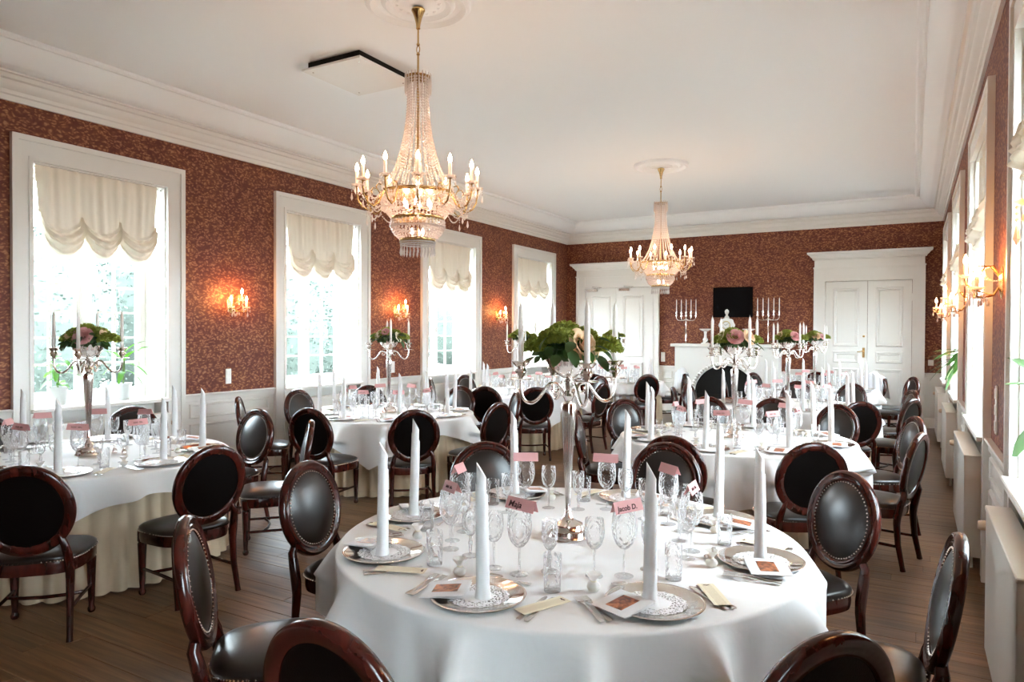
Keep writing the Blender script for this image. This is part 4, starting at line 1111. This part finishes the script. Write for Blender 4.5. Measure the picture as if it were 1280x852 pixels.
def hatch():
    t = thing('ceiling_hatch', 'white square hatch board hanging just below the ceiling', 'ceiling hatch', (-4.42,4.90,0))
    MB().cbox((-.34,-.37,3.975),(.34,.37,3.995),.003).build('board', 'white_paint', t, .5)
    MB().box((-.30,-.33,4.0),(.30,.33,4.058)).build('gap_shade', 'firebox_black', t, 0)  # black block standing in for the shade in the gap above the board
    s = MB()
    for x in (-.27,.27):
        for y in (-.30,.30): s.lathe([(0,3.972),(.008,3.972),(.009,3.975),(.004,3.976),(.004,4.0)], 10, TM(x,y)); s.box((x-.006,y-.006,3.99),(x+.006,y+.006,4.058))
    s.build('fixing_screws', 'steel', t, .7, None, 'stuff')
hatch()

# ------------------------------------------------------------------ fireplace and what stands on it
def fireplace():
    t = thing('fireplace', 'white mantelpiece with a scalloped arch round a black hearth', 'fireplace', (0,0,0))
    x0, x1, yf = -4.20, -2.20, YB-.36; cx, rx, h = -3.20, .60, 1.02
    pts = [(cx+rx*math.cos(a), .45+(h-.45)*math.sin(a)) for a in [PI*k/24 for k in range(25)]]
    m = MB(); out = []
    for k, (x, z) in enumerate(pts): out.append((x, 1.38))
    vs = [(x, yf, z) for x, z in pts]+[(x, yf, z) for x, z in out]
    m.add(vs, [(i, i+1, 26+i, 25+i) for i in range(24)])
    m.box((x0,yf,0),(cx-rx,YB-.005,1.38)); m.box((cx+rx,yf,0),(x1,YB-.005,1.38)); m.box((x0,yf+.01,1.30),(x1,YB-.005,1.38))
    inn = [(x, y, z) for y in (yf, YB-.02) for x, z in pts]; m.add(inn, [(i, i+1, 26+i, 25+i) for i in range(24)])
    m.build('surround', 'white_paint', t, .5)
    MB().cbox((x0-.08,yf-.06,1.38),(x1+.08,YB-.005,1.44),.008).build('mantel_shelf', 'white_paint', t, .5)
    MB().box((cx-rx+.005,YB-.03,0.002),(cx+rx-.005,YB-.006,h+.05)).build('firebox', 'firebox_black', t, 0)
    for s in (-1, 1): MB().box((cx+s*rx-.006,yf+.06,0.002),(cx+s*rx+.004,YB-.03,.46)).build('firebox_cheek', 'firebox_black', t, 0)
    g = MB(); g.tube([(cx+rx*1.0*math.cos(PI*k/24)*.985, yf+.07, .45+(h-.45)*math.sin(PI*k/24)*.985) for k in range(25)], .02, 6); g.box((cx-rx+.01,yf+.065,0.002),(cx+rx-.01,yf+.075,.44)); g.build('hearth_screen', 'firebox_black', t)
    b = [(cx+rx-.01, yf+.072, 0)]
    scr = MB(); scr.add([(x*.985+cx*.015, yf+.075, z*.985) for x, z in pts]+[(cx, yf+.075, .40)], [(i, i+1, 25) for i in range(24)]); scr.build('hearth_back', 'firebox_black', t, 0)
    for k in range(33):
        a = PI*k/32; x, z = cx+(rx+.045)*math.cos(a), .45+(h-.45+.045)*math.sin(a)
        MB().lathe([(0,-.02),(.034,-.012),(.036,.004),(.022,.018),(0,.022)], 10, TM(x,yf-.012,z,0,PI/2)).build('scallop', 'white_paint', t)
    return yf
fy = fireplace(); MZ = 1.442
def mantel_candelabra(x, lab):
    t = thing('mantel_candelabra', lab, 'candelabra', (x, YB-.20, MZ), 0, 'tall candelabra on the mantelpiece')
    MB().lathe([(0,0),(.075,0),(.078,.008),(.055,.02),(.03,.03),(.014,.05)], 24).build('base', 'silver', t)
    MB().lathe([(.012,.045),(.018,.06),(.012,.08),(.011,.28),(.020,.30),(.012,.32),(.011,.48),(.020,.50),(.013,.52),(.012,.60),(0,.61)], 16).build('stem', 'silver', t)
    for k in range(5):
        xx = -.20+.10*k
        a = MB(); z = .60 if k == 2 else .545+.03*abs(k-2)*0
        if k != 2: a.tube([(0,0,.50),(xx*.4,0,.465),(xx*.85,0,.475),(xx,0,.52),(xx,0,.56)], .007, 8)
        a.lathe([(.006,.555),(.028,.562),(.028,.566),(.012,.568),(.016,.60),(.018,.64),(.014,.642),(0,.63)], 14, TM(xx))
        a.build('arm', 'silver', t)
    return t
for x, lab, ww in ((-4.02, 'tall five-arm silver candelabra on the mantel beside the switch', 'switch side'), (-2.42, 'tall five-arm silver candelabra on the mantel nearer the brass-handled doors', 'brass-handled door side')):
    mantel_candelabra(x, lab)
    for k in range(5):
        c = put('taper_candle', TAPER, None, (x-.20+.10*k, YB-.20, MZ+.632), ); c.scale = (.78,.78,1.0)
        tag(c, '%s of five candles, mantel candelabra on the %s' % (['first','second','third','fourth','fifth'][k], ww), 'candle', 'white candles on the mantelpiece')
def clock():
    t = thing('mantel_clock', 'white ornamental mantel clock with a round gilt dial and finial', 'clock', (-3.20, YB-.22, MZ))
    MB().lathe([(0,0),(.16,0),(.165,.02),(.13,.035),(.11,.06),(.10,.16),(.12,.20),(.09,.24)], 8, Matrix.Diagonal((1,.55,1,1))).build('pedestal', 'ceramic_white', t)
    MB().lathe([(0,-.06),(.14,-.06),(.152,-.03),(.152,.03),(.14,.06),(0,.06)], 40, TM(0,0,.37,0,PI/2), lambda a, v: .05*math.cos(a*8)).build('case', 'ceramic_white', t)
    MB().lathe([(0,0),(.082,0),(.086,.006),(.078,.010),(.074,.006),(0,.006)], 32, TM(0,-.060,.37,0,PI/2)).build('bezel', 'gold_face', t)
    MB().lathe([(0,0),(.068,0),(.068,.003),(0,.003)], 28, TM(0,-.067,.37,0,PI/2)).build('dial', 'ceramic_white', t)
    h = MB()
    for k in range(12): h.box((-.003,-.001,.050),(.003,.001,.062), TM(0,-.072,.37) @ Matrix.Rotation(k*PI/6, 4, 'Y'))
    h.build('hour_marks', 'ink', t, 0)
    hh = MB(); hh.box((-.003,-.001,0),(.003,.001,.045), TM(0,-.074,.37) @ Matrix.Rotation(.9, 4, 'Y')); hh.box((-.004,-.001,0),(.004,.001,.032), TM(0,-.074,.37) @ Matrix.Rotation(-1.2, 4, 'Y')); hh.build('clock_hands', 'ink', t, 0)
    MB().lathe([(.03,.50),(.05,.52),(.035,.55),(.018,.57),(.03,.60),(.042,.63),(.036,.665),(.014,.685),(0,.69)], 18).build('finial', 'ceramic_white', t)
clock()
for x, lab in ((-3.62, 'white pedestal dish on the mantel, switch side of the clock'), (-2.78, 'white pedestal dish on the mantel, door side of the clock')):
    t = thing('pedestal_dish', lab, 'dish', (x, YB-.22, MZ), 0, 'white pedestal dishes')
    MB().lathe([(0,0),(.085,0),(.085,.015),(.05,.03),(.045,.06),(.055,.09),(.03,.12),(.026,.20),(.035,.235),(.02,.25)], 20).build('foot', 'ceramic_white', t)
    MB().lathe([(.02,.245),(.06,.255),(.115,.285),(.12,.30),(.11,.298),(.05,.27),(0,.265)], 28).build('bowl', 'ceramic_white', t)
def black_panel():
    t = thing('covered_screen', 'black cloth-covered rectangle hung on the wall over the mantel clock', 'screen', (-3.13, YB, 2.275))
    MB().cbox((-.385,-.05,-.30),(.385,-.002,.30),.006).build('cover', 'black_cloth', t, .5)
    MB().cbox((-.37,-.02,-.285),(.37,-.001,.285),.004).build('backing', 'firebox_black', t, .5)
black_panel()

# ------------------------------------------------------------------ potted plants on the sills
def long_leaf(L, W, droop, mat, n=7):
    m = MB(); vs = []; fs = []
    for i in range(n+1):
        u = i/n; w = W*math.sin(PI*min(1, u*.9+.06))**.7
        x = L*(u-.15*droop*u*u); z = L*(.0+ -droop*u*u*.8)
        vs += [(x,-w,z+.3*w),(x,0,z),(x,w,z+.3*w)]
    for i in range(n):
        for k in range(2): fs.append((3*i+k, 3*i+k+1, 3*i+4+k, 3*i+3+k))
    return m.add(vs, fs).mesh('leaf', mat, 2)
def plant(x, y, z, label, pot_r, pot_h, leaves, stems, mat, stripe=False):
    t = thing('potted_plant', label, 'plant', (x,y,z))
    MB().lathe([(0,0),(pot_r*.75,0),(pot_r*.98,pot_h*.9),(pot_r*1.04,pot_h*.91),(pot_r*1.04,pot_h),(pot_r*.95,pot_h),(pot_r*.9,pot_h*.86),(0,pot_h*.86)], 24).build('pot', 'pot_glaze', t)
    MB().lathe([(0,pot_h*.88),(pot_r*.92,pot_h*.88)], 16).build('soil', 'soil', t)
    for p in stems: MB().tube([(0,0,pot_h*.8)]+p, .007, 6).build('stem', 'stem_green', t)
    cache = {}
    for (px, py, pz, L, W, yaw, pitch, dr) in leaves:
        key = (round(L,2), round(W,3), round(dr,1))
        if key not in cache: cache[key] = long_leaf(L, W, dr, mat)
        o = put('leaf', cache[key], t, (px,py,pz)); o.rotation_euler = (0, -pitch, yaw)
        if stripe:
            k2 = ('s',)+key
            if k2 not in cache: cache[k2] = long_leaf(L*.9, W*.28, dr, 'leaf_stripe')
            put('leaf_midrib', cache[k2], o, (0,0,.003))
rp = random.Random(11)
plant(-7.0, 3.62, WZ0, 'drooping green plant in a white pot on the first window sill', .085, .17,
      [(0,0,.18+.03*k,.16+.02*(k%2),.035,k*2.4,.7-.22*(k%3),1.0) for k in range(10)], [[(.01,0,.3)],[(-.02,.02,.28)]], 'leaf_bright')
plant(-6.98, 4.24, WZ0, 'tall plant with long blade leaves in a white pot, first window sill', .08, .17,
      [(0,.02,.42,.36,.034,1.35,.75,.5),(0,0,.40,.30,.034,-1.4,.8,.6),(0,0,.36,.26,.032,1.5,.1,.7),(0,0,.34,.24,.030,-1.3,.35,.8),(.02,0,.40,.22,.03,.2,.9,.5),(0,0,.30,.22,.03,1.2,-.1,.8),(0,0,.46,.24,.032,.9,1.0,.5),(.02,0,.28,.2,.03,-.8,.2,.9)], [[(.0,.01,.3),(0,.02,.46)],[(.01,-.01,.25),(.0,0,.4)]], 'leaf_bright')
plant(.56, 9.55, WZ0, 'striped arching leaf plant on a sill of the radiator wall', .09, .16,
      [(0,0,.28+.016*k,.30+.04*(k%3),.042,PI+(-1.5+.20*k),.95-.24*(k%5),1.1) for k in range(17)], [[(-.02,0,.3)],[(.02,.02,.32)]], 'leaf_mid', True)
plant(.58, 3.62, WZ0, 'large-leaved green plant on the radiator wall sill closest to the camera', .10, .18,
      [(0,0,.40,.70,.05,1.83,.48,.25),(0,0,.34,.52,.05,1.9,-.02,.5),(0,0,.38,.4,.05,-1.3,.6,.6),(0,0,.36,.42,.05,.2,.6,.6),(0,0,.40,.36,.05,-2.4,.7,.5)], [[(0,0,.40)],[(.02,.01,.36)]], 'leaf_mid')

# white jackets hung on chair backs
def jacket(x, y, rz, lab):
    t = thing('white_jacket', lab, 'jacket', (x,y,0), rz, 'white jackets over chair backs')
    m = MB()
    def f(u, v):
        a = (u-.5); z = .985-.42*v - .10*abs(a)*2*(1-v*.5); w = .40+.08*v
        return (a*w, .05+.04*v+.012*math.sin(u*22+v*3), z)
    def f2(u, v): x_, y_, z_ = f(u, v); return (x_, -.07-.10*v*.3-.012*math.sin(u*19), z_+.02*v)
    m.grid(f, 16, 8); m.grid(f2, 16, 8)
    m.grid(lambda u, v: tuple(Vector(f(u,0)).lerp(Vector(f2(u,0)), v)+Vector((0,0,.02*math.sin(PI*v)))), 16, 3)
    m.build('jacket_cloth', 'jacket_white', t, 2)
jacket(-.58, 13.72, 2.6, 'white garment hung over a chair back by the double doors')
jacket(-3.78, 13.08, 2.2, 'white garment hung over a chair back beside the fireplace')

# ------------------------------------------------------------------ garden outside the windows
struct(MB().box((-70,-60,-1.3),(50,80,-1.2)).build('lawn', 'lawn'))
def tree(x, y, h, r, lab, seed):
    t = thing('garden_tree', lab, 'tree', (x,y,-1.2), 0, 'trees in the garden')
    MB().lathe([(.3,0),(.22,.5),(.18,h*.5),(.08,h*.8),(0,h*.85)], 10).build('trunk', 'bark', t)
    m = MB(); rr = random.Random(seed)
    m.lathe([(0,h*.02)]+[(r*.96*math.sin(PI*k/8), h*.50-h*.48*math.cos(PI*k/8)) for k in range(1,8)]+[(0,h*.94)], 16)
    for k in range(4500):
        z = rr.uniform(-1, 1); a = rr.uniform(0, 2*PI); q = math.sqrt(1-z*z); d = rr.uniform(.86, 1.06)
        c = Vector((r*q*math.cos(a)*d, r*q*math.sin(a)*d, h*.50+h*.50*z*d)); s = rr.uniform(.04, .08)
        M = Matrix.Translation(c) @ Matrix.Rotation(rr.uniform(0,6), 4, Vector((rr.uniform(-1,1), rr.uniform(-1,1), rr.uniform(-1,1))).normalized())
        m.add([(-s,-s*.5,0),(s,-s*.5,0),(s,s*.5,0),(-s,s*.5,0)], [(0,1,2,3)], M)
    m.build('crown', 'tree_leaf', t, 0)
for x, y, h, r, lab in ((-24,11.9,6.2,2.3,'broad pale tree outside, in the panes of the first window'),(-27,17.5,7.5,2.6,'pale tree outside, at the far side of the first window'),(-31.5,16.0,7.0,1.6,'slim pale tree outside, behind the mullion of the first window'),(-27,26.2,6.0,2.0,'slim pale tree outside, at the far side of the second window'),(-24,21.6,5.6,2.1,'round pale tree outside, seen through the second window'),(-30,31,7,2.8,'far pale tree outside, seen through the second window'),(-31,45,8,3.4,'distant tree outside, seen through the third window')):
    tree(x, y, h, r, lab, int(abs(x*7+y)))
